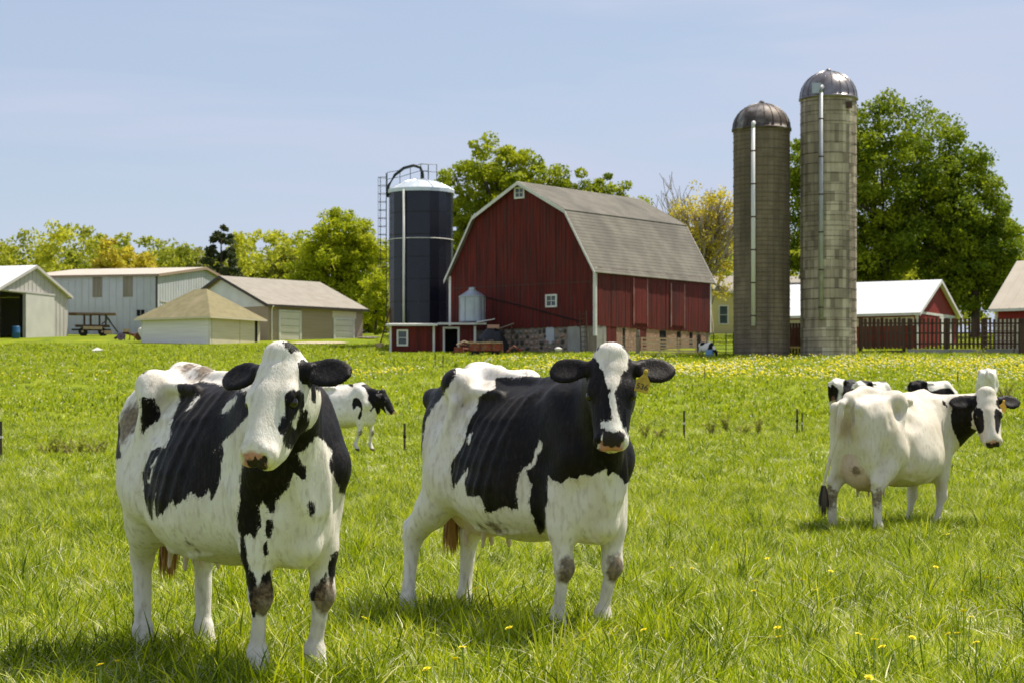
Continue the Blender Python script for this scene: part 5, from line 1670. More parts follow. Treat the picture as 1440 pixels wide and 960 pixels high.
def wheel(parent, name, x, y, z, r, w, m=RUBBER, hub=TANPAINT):
    mb = MB()
    prof = [(r * .55, -w / 2), (r * .92, -w / 2), (r, -w / 3), (r, w / 3), (r * .92, w / 2), (r * .55, w / 2)]
    mb.lathe(prof, 20)
    o = mb.build(name, m, parent, False, (x, y, z)); o.rotation_euler = (R(90), 0, 0)
    MB().lathe([(r * .12, -w * .6), (r * .54, -w * .3), (r * .54, w * .3), (r * .12, w * .6)], 14).build('rim', hub, o)
    return o


# hay wagon parked against the blue-grey shed
hw = thing('hay_wagon', 'old hay wagon with a raised flat rack parked along the blue-grey shed', 'farm wagon', P3(131, 171.5), R(9))
for i in range(6): MB().box(-1.9 + .62 * i, -1.0, 1.66 + .01 * (i % 2), -1.9 + .62 * i + .60, 1.0, 1.80 + .01 * (i % 2)).build('deck_board', pm('deck_wood', (.23, .15, .12), (.16, .10, .085), 4, .85) if i else RUST, hw)
for x in (-.75, -.25, .45, .95):
    for y in (-.8, .8): MB().box(x, y - .05, .85, x + .10, y + .05, 1.655).build('post', DARKWOOD, hw)
MB().box(-1.4, -.95, .72, 1.3, .95, .85).build('lower_deck', DARKWOOD, hw)
MB().box(-.75, -1.0, .48, .75, -.90, .715).build('side_board', TANPAINT, hw)
MB().box(-1.7, -.15, .42, 1.4, .15, .55).build('chassis', STEELD, hw)
for x in (-.8, .75):
    for y in (-.85, .85): wheel(hw, 'wheel', x, y, .30, .34, .18)
MB().tube([(.95, -.8, 1.7), (1.5, -.8, .9), (2.0, -.6, .25)], .06, 6).build('brace', STEELD, hw)
MB().tube([(.7, -.8, .9), (1.25, -.8, 1.35), (1.7, -.5, .6)], .05, 6).build('brace', STEELD, hw)
MB().box(.9, -1.02, .12, 1.55, -.8, .40).build('box', TANPAINT, hw)

# rusty implement and white tank in front of the garage
im = thing('tillage_implement', 'rusty red field implement lying between the hay wagon and the white tank', 'farm implement', P3(180, 156.0), R(15))
MB().tube([(-1.0, 0, .15), (-.3, 0, .55), (.5, 0, .45), (1.0, .1, .65)], .07, 6).build('frame_beam', RUST, im)
MB().tube([(-.9, .4, .1), (-.2, .3, .7), (.6, .2, .25)], .06, 6).build('frame_beam', REDPAINT, im)
for i in range(5):
    x = -.7 + i * .36
    MB().tube([(x, .1, .5), (x + .12, -.15, .35), (x + .05, -.25, .02)], .04, 5).build('tine', RUST, im)
wheel(im, 'disc', -.55, -.3, .28, .28, .05, pm('dull_violet_steel', (.16, .12, .22), rough=.5, metal=.5), RUST)
wheel(im, 'disc', .75, -.25, .25, .26, .05, RUST, RUST)
MB().box(-.35, -.2, .62, .15, .25, .85).build('seed_box', TANPAINT, im)
wt = thing('white_tank', 'white plastic tank tilted over beside the small garage', 'tank', P3(209, 152.5, .42), R(20))
pw = pm('white_plastic', (.74, .70, .62), (.64, .58, .48), 2, .4)
for s in (-.30, .30):
    o = MB().lathe([(.02, -.62), (.24, -.58), (.30, -.46), (.30, .46), (.24, .58), (.02, .62)], 20).build('cylinder_half', pw, wt, True, (s, 0, .05)); o.rotation_euler = (R(-28), R(-24), 0)
MB().tube([(-.55, -.1, -.38), (.5, -.1, -.38)], .05, 6).build('skid', DARKWOOD, wt)
sc = thing('white_sheet', 'scrap of white plastic lying in the grass near the hay wagon', 'plastic sheet', P3(137, 133.0, .12), .3)
MB().add([(-.34, -.2, 0), (.33, -.22, .04), (.36, .2, .0), (-.3, .22, .06), (0, 0, .20), (-.1, .25, .1)], [(0, 1, 4), (1, 2, 4), (2, 5, 4), (5, 3, 4), (3, 0, 4)]).build('sheet', WHITE, sc)
MB().box(-.30, -.18, -.14, .28, .18, -.02).build('folded_edge', WHITE, sc)

# red wagon and bits in front of the barn foundation
rw = thing('manure_spreader', 'faded red and tan farm wagon loaded with scrap before the stone foundation', 'farm wagon', P3(680, 129.5, -.16), R(-4))
MB().box(-.85, -.65, .38, 1.15, -.58, .82).build('side_panel', REDPAINT, rw)
MB().box(-.85, .58, .38, 1.15, .65, .82).build('side_panel', REDPAINT, rw)
MB().box(-.85, -.575, .34, 1.15, .575, .42).build('floor', DARKWOOD, rw)
MB().box(-.9, -.7, .83, 1.2, -.56, .90).build('top_rail', TANPAINT, rw)
for x in (-.86, -.2, .5, 1.1): MB().box(x, -.70, .36, x + .07, -.651, .85).build('stake', RUST, rw)
MB().tube([(-.9, 0, .5), (-1.6, -.2, .55), (-1.85, -.2, .25)], .07, 6).build('tongue', REDPAINT, rw)
MB().box(-1.75, -.45, .30, -1.2, .2, .62).build('gear_box', REDPAINT, rw)
MB().tube([(-1.6, -.4, .75), (-1.15, -.4, .95), (-.7, -.5, .80)], .06, 6).build('auger_arm', TANPAINT, rw)
for x in (-.45, .75): wheel(rw, 'wheel', x, -.50, .22, .24, .14, RUBBER, RUST)
rs_ = random.Random(4)
for i in range(9):
    a = Vector((rs_.uniform(-1.5, 1.0), rs_.uniform(-.6, .3), rs_.uniform(.5, .9))); e = a + Vector((rs_.uniform(-.7, .7), rs_.uniform(-.3, .3), rs_.uniform(-.15, .35)))
    MB().tube([a, a.lerp(e, .5) + Vector((0, 0, .05)), e], rs_.uniform(.025, .06), 5).build('scrap_bar', [RUST, TANPAINT, REDPAINT, DARKWOOD][i % 4], rw)
tp = thing('tarp_heap', 'black tarpaulin heap behind the red wagon', 'tarpaulin', P3(692, 132.5), 0)
bm = bmesh.new(); bmesh.ops.create_icosphere(bm, subdivisions=3, radius=1)
for v_ in bm.verts:
    q = mnoise.noise(v_.co * 2.1) * .16 + mnoise.noise(v_.co * 5) * .06
    v_.co = Vector((v_.co.x * 1.0, v_.co.y * .7, max(v_.co.z, -.2) * 1.35)) * (1 + q)
me_ = bpy.data.meshes.new('cover'); bm.to_mesh(me_); bm.free(); me_.materials.append(pm('black_tarp', (.012, .012, .014), rough=.45))
inst('cover', me_, tp, (0, 0, .2))
MB().box(-.3, -.25, 1.5, .45, .25, 1.72).build('crate_on_top', pm('pink_brown_board', (.42, .24, .18), rough=.8), tp)
pk = thing('plank', 'long pale plank slanting against the stone foundation', 'plank', P3(706, 134.8, 0), 0)
MB().add([(-.75, -.1, 1.20), (.75, -.1, 1.72), (.75, .1, 1.72), (-.75, .1, 1.20), (-.75, -.1, 1.27), (.75, -.1, 1.79), (.75, .1, 1.79), (-.75, .1, 1.27)], [(0, 3, 2, 1), (4, 5, 6, 7), (0, 1, 5, 4), (1, 2, 6, 5), (2, 3, 7, 6), (3, 0, 4, 7)]).build('board', GREYWOOD, pk)
for x_, h_ in ((-.6, 1.24), (.6, 1.65)): MB().box(x_ - .04, -.05, -.2, x_ + .04, .05, h_).build('prop', DARKWOOD, pk)
rd = thing('red_implement', 'small rusty red implement right of the loaded red wagon', 'farm implement', P3(722, 130.5), .2)
MB().tube([(-.4, 0, .1), (0, 0, .5), (.5, 0, .2)], .07, 6).build('arm', REDPAINT, rd)
MB().tube([(-.2, -.2, .05), (.1, .2, .4), (.4, -.1, .05)], .06, 6).build('arm', RUST, rd)
wheel(rd, 'wheel', 0, -.25, .18, .2, .08, RUBBER, RUST)
wb = thing('white_bucket', 'round white bucket lying by the concrete part of the foundation', 'bucket', P3(785, 130.0, .02), 0)
MB().lathe([(.17, 0), (.22, .28), (.24, .30), (.24, .34), (.20, .36), (.08, .42)], 18).build('pail', WHITE, wb, True)
MB().tube([(-.23, 0, .3), (-.2, -.16, .2), (0, -.24, .14), (.2, -.16, .2), (.23, 0, .3)], .012, 5).build('handle', STEELD, wb)
el = thing('elevator', 'rusty leaning elevator frame at the left foot of the blue silo', 'farm implement', P3(540, 141.0), 0)
for s in (-.14, .14): MB().tube([(-.35, s, -.1), (.42, s, 2.6)], .045, 6).build('rail', RUST, el)
for i in range(6): MB().tube([(-.35 + .128 * i + .05, -.14, .1 + .45 * i), (-.35 + .128 * i + .05, .14, .1 + .45 * i)], .03, 5).build('slat', RUST, el)
MB().tube([(.42, 0, 2.55), (.5, 0, 1.2), (.5, 0, -.1)], .05, 6).build('leg', RUST, el)
MB().box(-.5, -.25, -.1, -.1, .25, .3).build('hopper', PALEWOOD, el)

# rail fence panels and posts right of the barn door
fx0, fx1, fy = side(901, 128.5), side(980, 128.5), 128.5
fz = gz(fx0, fy)
gt = thing('rail_gate', 'sun bleached wooden rail gate in front of the barn long side', 'gate', (fx0, fy, fz - .05), 0)
L_ = fx1 - fx0
for i, (q0, q1) in enumerate([(0, .03), (.03, -.02), (.0, .02), (.05, -.03), (.02, .02), (.09, .0)]): MB().add([(0, -.03, .12 + i * .165 + q0), (L_, -.03, .12 + i * .165 + q1), (L_, .03, .12 + i * .165 + q1), (0, .03, .12 + i * .165 + q0), (0, -.03, .215 + i * .165 + q0), (L_, -.03, .215 + i * .165 + q1), (L_, .03, .215 + i * .165 + q1), (0, .03, .215 + i * .165 + q0)], [(0, 3, 2, 1), (4, 5, 6, 7), (0, 1, 5, 4), (1, 2, 6, 5), (2, 3, 7, 6), (3, 0, 4, 7)]).build('rail', PALEWOOD, gt)
for x in (.02, L_ * .32, L_ * .66, L_ - .10): MB().box(x, -.085, .05, x + .09, -.032, 1.1).build('upright', PALEWOOD, gt)
for px, h in ((897, 1.5), (983, 1.25)):
    po = thing('gate_post', 'dark wooden gate post at the %s end of the rail gate' % ('left' if px < 900 else 'right'), 'post', P3(px, 128.5, -.3))
    MB().lathe([(.13, 0), (.12, h + .25), (.10, h + .3)], 12).build('timber', DARKWOOD if px > 900 else GREYWOOD, po)
    MB().lathe([(.135, 0), (.135, .04)], 12, (0, 0, h - .1)).build('wire_band', STEELD, po)
wp = thing('wire_fence', 'grey wire fence panel before the brick piers of the barn, left of the rail gate', 'fence', P3(868, 129.0), 0)
for i in range(6): MB().tube([(0, 0, .12 + i * .19), (1.15, 0, .12 + i * .19)], .014, 4).build('wire', GREYWOOD, wp)
for i in range(8): MB().tube([(.02 + i * .16, -.02, .05), (.02 + i * .16, -.02, 1.12)], .010, 4).build('wire', GREYWOOD, wp)
wg = thing('wire_gate', 'thin dark wire gate between the barn corner and the left concrete silo', 'gate', P3(1008, 127.0), 0)
for i in range(6): MB().tube([(-.2, 0, .25 + i * .20), (.98, 0, .25 + i * .20)], .016, 4).build('wire', STEELD, wg)
for x in (-.2, .55, .98): MB().tube([(x, 0, -.2), (x, 0, 1.38)], .03, 5).build('upright', STEELD, wg)
bl = thing('blue_drum', 'cut down blue drum on the grass by the rail gate post', 'barrel', P3(997, 124.0), 0)
MB().lathe([(.20, 0), (.22, .05), (.22, .2), (.235, .22), (.22, .24), (.22, .46), (.20, .50)], 18).build('drum', pm('pale_blue_plastic', (.14, .26, .42), rough=.5), bl, True)
MB().lathe([(.05, 0), (.05, .03)], 8, (.08, 0, .50)).build('bung', DARK, bl)

# picket fence with its concrete kerb
X0, X1, FY = side(1209, 131.0), side(1462, 131.0), 131.0
pf = thing('picket_fence', 'tall dark brown picket fence in front of the red shed', 'fence', (X0, FY, gz(X0, FY) - .05), 0)
FL = X1 - X0
r_ = random.Random(12)
pick = [MB().prism([(-.075, 0), (.075, 0), (.075, 1.0), (.055, 1.02), (-.055, 1.02), (-.075, 1.0)], 'y', -.015, .015).mesh('picket', m) for m in (DARKWOOD, pm('dark_red_brown_wood', (.075, .030, .018), (.045, .022, .018), 4, .85))]
n_ = int(FL / .255)
for i in range(n_):
    x = .10 + i * .255
    if 2.73 < x < 3.05: continue
    inst('picket', pick[0 if r_.random() < .6 else 1], pf, (x, -.05, .36), (0, r_.uniform(-.012, .012), 0), (1 if x > 2.8 else 1.35, 1, r_.uniform(1.76, 1.86)))
for z in (.62, 1.25, 1.85): MB().box(0, -.03, z, FL, .03, z + .10).build('rail', DARKWOOD, pf)
for x in (.05, 2.74, 3.05, 5.35, 7.70, 9.95): MB().box(x - .09, .032, -.4, x + .09, .20, 2.22).build('post', DARKWOOD, pf)
for x0_, x1_ in ((2.9, 5.2), (5.21, 7.6), (7.61, FL)): MB().box(x0_, -.12, -.4, x1_, .025, .33).build('concrete_kerb', CONC, pf)
MB().box(0, -.10, -.3, 1.3, .02, .22).build('sill_board', DARKWOOD, pf)
MB().box(1.31, -.10, -.3, 2.7, .02, .26).build('sill_board', DARKWOOD, pf)
fgx = side(1405, 130.2)
fg = thing('farm_gate', 'dark tubular gate leaning against the right part of the picket fence', 'gate', (fgx, 130.35, gz(fgx, 130.35)), 0)
for i in range(5): MB().tube([(-.95, 0, .5 + i * .3), (.95, 0, .5 + i * .3)], .03, 6).build('bar', DARKWOOD, fg)
for x in (-.95, .95): MB().tube([(x, 0, .1), (x, 0, 1.75)], .04, 6).build('upright', DARKWOOD, fg)
dkp = thing('wall_post', 'thick dark post closing the picket fence at the right edge of the photo', 'post', P3(1437, 130.3, -.2), 0)
MB().box(-.16, -.14, 0, .16, .14, 2.0).build('timber', DARKWOOD, dkp); MB().box(-.19, -.17, 2.002, .19, .17, 2.06).build('cap', DARKWOOD, dkp)
# junk in the slot between the silos
jn = thing('dark_gate', 'dark boarded gate in the gap between the two concrete silos', 'gate', P3(1118, 129.5), 0)
for i in range(4): MB().box(-.38 + i * .19, -.02, -.1, -.38 + i * .19 + .17, .02, 1.9).build('board', DARKWOOD, jn)
MB().box(-.4, -.05, .4, .4, -.022, .5).build('rail', PALEWOOD, jn)

# gravel by the buildings
def patch(name, label, px0, px1, y0, y1, m, lift=.02):
    n = 28; vs = []; ctr = (side((px0 + px1) / 2, (y0 + y1) / 2), (y0 + y1) / 2)
    rx = (side(px1, y0) - side(px0, y0)) / 2; ry = (y1 - y0) / 2
    rr = random.Random(px0)
    ring = []
    for i in range(n):
        a = 2 * math.pi * i / n; k = rr.uniform(.82, 1.08)
        ring.append((ctr[0] + rx * k * math.cos(a), ctr[1] + ry * k * math.sin(a)))
    vs = [(ctr[0], ctr[1], gz(*ctr) + lift)] + [(x, y, gz(x, y) + lift) for x, y in ring]
    for k in (.5,):
        pass
    o = MB().add(vs, [(0, 1 + i, 1 + (i + 1) % n) for i in range(n)]).build(name, m, None)
    tag(o, label, kind='structure')
GRAV = pm('pale_gravel', (.50, .42, .32), (.40, .33, .25), 6, .95, bump=.5)
patch('gravel_drive', 'pale gravel patch in front of the white overhead doors', 405, 490, 146.0, 150.5, GRAV, .10)
patch('gravel_drive', 'pale gravel edge at the right end of the tan building', 505, 535, 160.0, 164.0, GRAV, .10)

# ------------------------------------------------------------------ pasture posts
PSTEEL = pm('dark_steel_post', (.05, .042, .036), (.085, .06, .045), 8, .7)


def post(px, y, h, label, w=.024):
    p = thing('fence_post', label, 'fence post', P3(px, y, -.15), R(rnd.uniform(-20, 20)), 'steel posts in the pasture')
    mb = MB(); mb.box(-w, -w * .3, 0, w, w * .3, h + .15); mb.box(-w * .3, w * .301, 0, w * .3, w * 1.3, h + .15)
    mb.build('steel_stake', PSTEEL, p)
    MB().box(-w * 1.5, -w * .8, h * .75, w * 1.5, -w * .31, h * .75 + .05).build('insulator', DARK if px % 2 else WHITE, p)


post(0, 43, .78, 'dark steel post cut by the left edge of the photo', .045)
post(569, 47, .66, 'short dark post standing left of the black headed cow')
post(962, 51, .72, 'thin dark post right of the numbered ear tag')
post(1121, 54, .70, 'left post of the close pair between the two front cows and the white cow')
post(1128, 55.5, .55, 'right post of the close pair between the two front cows and the white cow', .018)
post(1253, 63, .72, 'thin post just right of the grazing pair behind the white cow')
post(1347, 92, .60, 'thin far post left of the distant white cow')
post(295, 78, .62, 'thin post right of the nearest cow\'s rump', .018)
post(461, 84, .70, 'thin post above the nearest cow\'s right ear', .018)
post(612, 108, .80, 'thin post before the red lean-to, left one')
post(623, 108, .74, 'thin post before the red lean-to, right one')
post(991, 96, .60, 'thin far post below the blue drum', .018)

# ------------------------------------------------------------------ weeds
WEED = leaf_material('weed_leaf', (.24, .31, .02), (.42, .42, .06), .5)
DRY = pm('dry_weed_stalk', (.24, .17, .09), (.16, .11, .06), 6, .85)


def weed(px, y, h, label, dry=False, seed=0, w=.25, name='weed_plant'):
    t = thing(name, label, 'bush' if dry and h > .6 else 'weed', P3(px, y, -.03), 0, 'tall weeds in the pasture')
    r = random.Random(seed); mb = MB(); tips = []
    for i in range(16 if dry else 8):
        a = r.uniform(0, 6.28); k = w * r.uniform(.2, 1)
        e = Vector((math.cos(a) * k, math.sin(a) * k, h * r.uniform(.6, 1)))
        mb.tube([(r.uniform(-.06, .06) * w * 3, r.uniform(-.05, .05), 0), e * .55 + Vector((0, 0, .08)), e], [.012, .010, .005], 4, False)
        tips += [e, e * .75, e * .5]
    mb.build('stalks', DRY, t)
    me = leaves_mesh('leaves', [tuple(p) for p in tips], [.07] * len(tips), 4 if h < .7 else 5, .075, WEED if not dry else L_GREY, seed, [.5] * len(tips), .8)
    inst('leaves', me, t, (0, 0, 0))


WL = ['leftmost leafy weed clump of the row left of the nearest cow', 'tall thin weed, second from the left in the row left of the nearest cow', 'broad weed clump, third from the left in the row left of the nearest cow',
      'weed clump, fourth from the left in the row left of the nearest cow', 'widest weed clump, fifth in the row left of the nearest cow', 'weed clump closest to the nearest cow\'s muddy rump']
WR = ['weed clump just below the numbered yellow ear tag', 'weed clump right of the thin post beyond the ear tag', 'tall thin weed in the middle of the row beyond the ear tag',
      'low broad dry weed clump in the row beyond the ear tag', 'tall weed at the right end of the row beyond the ear tag', 'small weed between the ear tag and the thin post']
for i, (px, y, h, w) in enumerate([(66, 46, .42, .30), (80, 46.5, .50, .25), (97, 46, .40, .35), (112, 47, .46, .25), (130, 46, .44, .40), (143, 46.5, .38, .25)]):
    weed(px, y, h, WL[i], False, 100 + i, w)
for i, (px, y, h, w) in enumerate([(907, 52, .42, .30), (1000, 54, .45, .25), (1022, 55, .55, .18), (1045, 54, .40, .40), (1066, 54.5, .60, .22), (927, 51, .35, .25)]):
    weed(px, y, h, WR[i], False, 120 + i, w)
weed(1413, 76, .85, 'dead brown bush beside the distant white cow', True, 140, .55, 'dead_bush')
weed(1378, 122, .8, 'rounded green bush at the foot of the picket fence kerb', False, 141, .6, 'bush')
weed(1061, 121, .45, 'small round green bush at the foot of the left concrete silo', False, 142, .25, 'bush')
weed(986, 122, .5, 'small dark green bush beside the blue drum', False, 143, .25, 'bush')

# ------------------------------------------------------------------ dandelions
YEL = pm('dandelion_yellow', (.84, .74, .015), (.80, .66, .010), 40, .7)
STEM = pm('dandelion_stem', (.20, .28, .06), rough=.6)


def dandelion_meshes(k):
    r = random.Random(k); mb = MB()
    for ring, (n, l, up) in enumerate(((14, .024, .15), (11, .018, .45), (7, .011, .8))):
        for i in range(n):
            a = 2 * math.pi * (i + r.uniform(-.3, .3)) / n; d = Vector((math.cos(a), math.sin(a), up)).normalized(); s = Vector((-math.sin(a), math.cos(a), 0)) * .0042
            p = d * l * r.uniform(.85, 1.1)
            mb.add([-s * .4, s * .4, p + s, p - s], [(0, 1, 2, 3)])
    h = mb.mesh('flower_head', YEL, fix=False)
    s = MB().tube([(0, 0, 0), (.008 * (k - 1), .006, .09), (0, 0, .185)], [.0035, .003, .003], 5, False).mesh('stem', STEM)
    return h, s


DM = [dandelion_meshes(k) for k in range(3)]
spots = [(512, 873), (669, 831), (716, 887), (1079, 788), (1063, 820), (944, 801), (973, 802), (1115, 818), (1128, 818), (1147, 833), (1356, 785), (1333, 754), (1316, 800), (1353, 834), (1093, 887), (1095, 900), (1207, 896), (1230, 904), (1241, 914), (1283, 901), (1333, 896), (1346, 895), (1373, 908), (1355, 863), (1365, 872), (1278, 873), (1184, 735), (1404, 816), (1388, 815), (141, 940), (165, 935), (366, 910), (640, 932), (650, 915), (1222, 958), (600, 946), (1168, 806), (1440 - 30, 735), (1060, 834), (820, 905), (905, 890)]
for i, (px, py) in enumerate(spots):
    y = 3000 * (CAM_H - .17) / (py - 595.0)
    x = side(px, y)
    d = thing('dandelion', 'yellow dandelion in flower among the near grass', 'dandelion', (x, y, gz(x, y)), rnd.uniform(0, 6), 'dandelions in the near grass')
    h, s = DM[i % 3]
    inst('flower_head', h, d, (0, 0, .185), (rnd.uniform(-.4, .4), rnd.uniform(-.4, .4), 0), (.76, .76, .9))
    inst('stem', s, d, (0, 0, 0))


def flower_field():
    """the band of dandelions in flower and in seed below the farmyard"""
    r = np.random.RandomState(5)
    for nm, lb, m, n, sd in (('dandelion_carpet', 'carpet of yellow dandelions along the foot of the farmyard', YEL, 3900, 1), ('seed_heads', 'pale dandelion seed heads mixed through the yellow carpet', pm('seed_head_white', (.72, .70, .58), rough=.8), 1700, 2)):
        r = np.random.RandomState(sd)
        px = r.uniform(480, 1500, n * 3); y = 94 + 31 * r.beta(1.8, 1.8, n * 3)
        x = (px - 720) * y / 3000
        den = .5 + .5 * np.sin(x * .35 + y * .11) + .5 * np.sin(x * .9 - y * .3) + .45 * (x > 5) - .45 * (x < 0)
        k = np.where(r.uniform(0, 1.3, n * 3) < den)[0][:n]
        x, y = x[k], y[k]
        # a few strays all over the slope
        m2 = n // 12
        ys = 45 + 80 * np.sqrt(r.uniform(0, 1, m2)); xs = (r.uniform(-60, 1500, m2) - 720) * ys / 3000
        x = np.concatenate([x, xs]); y = np.concatenate([y, ys])
        z = ground_z(x, y) + r.uniform(.12, .26, len(x)); s = r.uniform(.026, .075, len(x)) * np.where(y < 84, .6, 1.0) * (1.0 if sd == 1 else .9)
        o8 = np.array([(1, 0, 0), (0, 1, 0), (-1, 0, 0), (0, -1, 0), (0, 0, .8), (0, 0, -.5)], float)
        v = (np.stack([x, y, z], 1)[:, None] + o8[None] * s[:, None, None]).reshape(-1, 3)
        f = np.array([(0, 1, 4), (1, 2, 4), (2, 3, 4), (3, 0, 4), (1, 0, 5), (2, 1, 5), (3, 2, 5), (0, 3, 5)])
        F = (np.arange(len(x))[:, None, None] * 6 + f[None]).reshape(-1)
        me = np_mesh(nm, v, F, np.arange(0, len(F), 3), m)
        o = bpy.data.objects.new(nm, me); COL.objects.link(o)
        tag(o, lb, kind='stuff')


flower_field()

# ------------------------------------------------------------------ grass
def blade_material(name):
    m = bpy.data.materials.new(name); m.use_nodes = True
    nt = m.node_tree; N, L = nt.nodes, nt.links
    b = N['Principled BSDF']; out = N['Material Output']
    at = N.new('ShaderNodeAttribute'); at.attribute_name = 'tint'
    oi = N.new('ShaderNodeObjectInfo')
    geo = N.new('ShaderNodeNewGeometry')
    no = N.new('ShaderNodeTexNoise'); no.inputs['Scale'].default_value = .35; no.inputs['Detail'].default_value = 3
    L.new(geo.outputs['Position'], no.inputs['Vector'])
    def math_(op, a, c):
        q = N.new('ShaderNodeMath'); q.operation = op
        for i, s in enumerate((a, c)):
            if isinstance(s, (int, float)): q.inputs[i].default_value = s
            else: L.new(s, q.inputs[i])
        return q.outputs[0]
    t = math_('ADD', at.outputs['Fac'], math_('MULTIPLY', math_('SUBTRACT', oi.outputs['Random'], .5), .16))
    t = math_('ADD', t, math_('MULTIPLY', math_('SUBTRACT', no.outputs['Fac'], .5), .45))
    cr = N.new('ShaderNodeValToRGB')
    e = cr.color_ramp.elements
    e[0].position = 0.0; e[0].color = (.070, .115, .004, 1)
    e[1].position = 1.0; e[1].color = (.80, .76, .56, 1)  # pale end: dry blades, whitened in colour to stand for sun glints
    for p, c in ((.30, (.250, .335, .003, 1)), (.62, (.480, .550, .005, 1)), (.84, (.670, .660, .035, 1)), (.90, (.72, .69, .34, 1))):
        q = e.new(p); q.color = c
    n2 = N.new('ShaderNodeTexNoise'); n2.inputs['Scale'].default_value = 2.6; n2.inputs['Detail'].default_value = 2
    L.new(geo.outputs['Position'], n2.inputs['Vector'])
    live = math_('LESS_THAN', at.outputs['Fac'], .86)
    t = math_('ADD', t, math_('MULTIPLY', math_('MULTIPLY', math_('SUBTRACT', n2.outputs['Fac'], .53), 1.15), live))
    L.new(t, cr.inputs['Fac']); L.new(cr.outputs['Color'], b.inputs['Base Color'])
    b.inputs['Roughness'].default_value = .45; b.inputs['Specular IOR Level'].default_value = .3
    tr = N.new('ShaderNodeBsdfTranslucent'); L.new(cr.outputs['Color'], tr.inputs['Color'])
    ms = N.new('ShaderNodeMixShader'); ms.inputs[0].default_value = .38
    L.new(b.outputs[0], ms.inputs[1]); L.new(tr.outputs[0], ms.inputs[2]); L.new(ms.outputs[0], out.inputs['Surface'])
    return m


BLADE = blade_material('grass_blade')


def tuft_mesh(name, seed, n, rad, h0, h1, w, straw_glint=.06, lean=.5, seg=3):  # share of pale blades also paints sun glints into the tuft
    r = np.random.RandomState(seed)
    vs, fs, tint = [], [], []
    for i in range(n):
        a = r.uniform(0, 6.28); q = rad * math.sqrt(r.uniform()); base = np.array((q * math.cos(a), q * math.sin(a), -.02))
        st = r.uniform() < straw_glint
        h = r.uniform(h0, h1) * (1.0 if not st else .85)
        b = r.uniform(0, 6.28); ld = np.array((math.cos(b), math.sin(b), 0)); ln = h * lean * r.uniform(.2, 1.5) * (1.7 if st else 1)
        c = r.uniform(0, 6.28); wd = np.array((math.cos(c), math.sin(c), 0)) * w * r.uniform(.6, 1.2)
        k0 = len(vs)
        for j in range(seg + 1):
            t = j / seg
            p = base + np.array((0, 0, h * (t - .28 * t * t * (ln / h)))) + ld * ln * t * t
            ww = wd * (1 - .25 * t) if j < seg else wd * .10
            vs += [p - ww, p + ww]
        for j in range(seg):
            fs.append((k0 + 2 * j, k0 + 2 * j + 1, k0 + 2 * j + 3, k0 + 2 * j + 2))
        tint += [(.92 + r.uniform(0, .08)) if st else r.uniform(.02, .80)] * seg
    F = np.array(fs).ravel()
    return np_mesh(name, np.array(vs), F, np.arange(0, len(F), 4), BLADE, False, {'tint': ('FACE', tint)})


def grass(name, label, protos, x, y, scl, seed, tilt=.12):
    """one object: a point per tuft, geometry nodes set a tuft mesh on each"""
    r = np.random.RandomState(seed)
    n = len(x)
    z = ground_z(x, y)
    me = bpy.data.meshes.new(name); me.vertices.add(n)
    me.vertices.foreach_set('co', np.stack([x, y, z], 1).astype(np.float32).ravel())
    rot = np.stack([r.normal(0, tilt, n), r.normal(0, tilt, n), r.uniform(0, 6.28, n)], 1).astype(np.float32)
    a = me.attributes.new('rot', 'FLOAT_VECTOR', 'POINT'); a.data.foreach_set('vector', rot.ravel())
    a = me.attributes.new('scl', 'FLOAT', 'POINT'); a.data.foreach_set('value', scl.astype(np.float32))
    a = me.attributes.new('pick', 'INT', 'POINT'); a.data.foreach_set('value', r.randint(0, len(protos), n).astype(np.int32))
    o = bpy.data.objects.new(name, me); COL.objects.link(o)
    ng = bpy.data.node_groups.new(name + '_nodes', 'GeometryNodeTree')
    ng.interface.new_socket('Geometry', in_out='INPUT', socket_type='NodeSocketGeometry')
    ng.interface.new_socket('Geometry', in_out='OUTPUT', socket_type='NodeSocketGeometry')
    N, L = ng.nodes, ng.links
    gi = N.new('NodeGroupInput'); go = N.new('NodeGroupOutput')
    def named(nm, ty):
        q = N.new('GeometryNodeInputNamedAttribute'); q.data_type = ty; q.inputs['Name'].default_value = nm
        return q.outputs['Attribute']
    gg = N.new('GeometryNodeGeometryToInstance')
    for p in reversed(protos):
        q = N.new('GeometryNodeObjectInfo'); q.inputs['Object'].default_value = p
        q.inputs['As Instance'].default_value = False
        s = N.new('GeometryNodeSetMaterial'); s.inputs['Material'].default_value = BLADE
        L.new(q.outputs['Geometry'], s.inputs['Geometry'])
        L.new(s.outputs['Geometry'], gg.inputs[0])
    ip = N.new('GeometryNodeInstanceOnPoints')
    L.new(gi.outputs[0], ip.inputs['Points'])
    L.new(gg.outputs[0], ip.inputs['Instance'])
    ip.inputs['Pick Instance'].default_value = True
    L.new(named('pick', 'INT'), ip.inputs['Instance Index'])
    er = N.new('FunctionNodeEulerToRotation'); L.new(named('rot', 'FLOAT_VECTOR'), er.inputs[0])
    L.new(er.outputs[0], ip.inputs['Rotation'])
    L.new(named('scl', 'FLOAT'), ip.inputs['Scale'])
    L.new(ip.outputs[0], go.inputs[0])
    md = o.modifiers.new('grass', 'NODES'); md.node_group = ng
    tag(o, label, kind='stuff')
    return o


def proto(me):
    return bpy.data.objects.new(me.name, me)


def wedge(r, n, y0, y1, margin, p=2.0):
    u = r.uniform(0, 1, n)
    y = (y0 ** p + u * (y1 ** p - y0 ** p)) ** (1 / p)
    x = r.uniform(-1, 1, n) * (y * .24 * margin + .8)
    return x, y


def patchy(x, y): return .5 + .25 * np.sin(x * 1.3 + y * .7) + .25 * np.sin(x * .6 - y * 1.1 + 2)


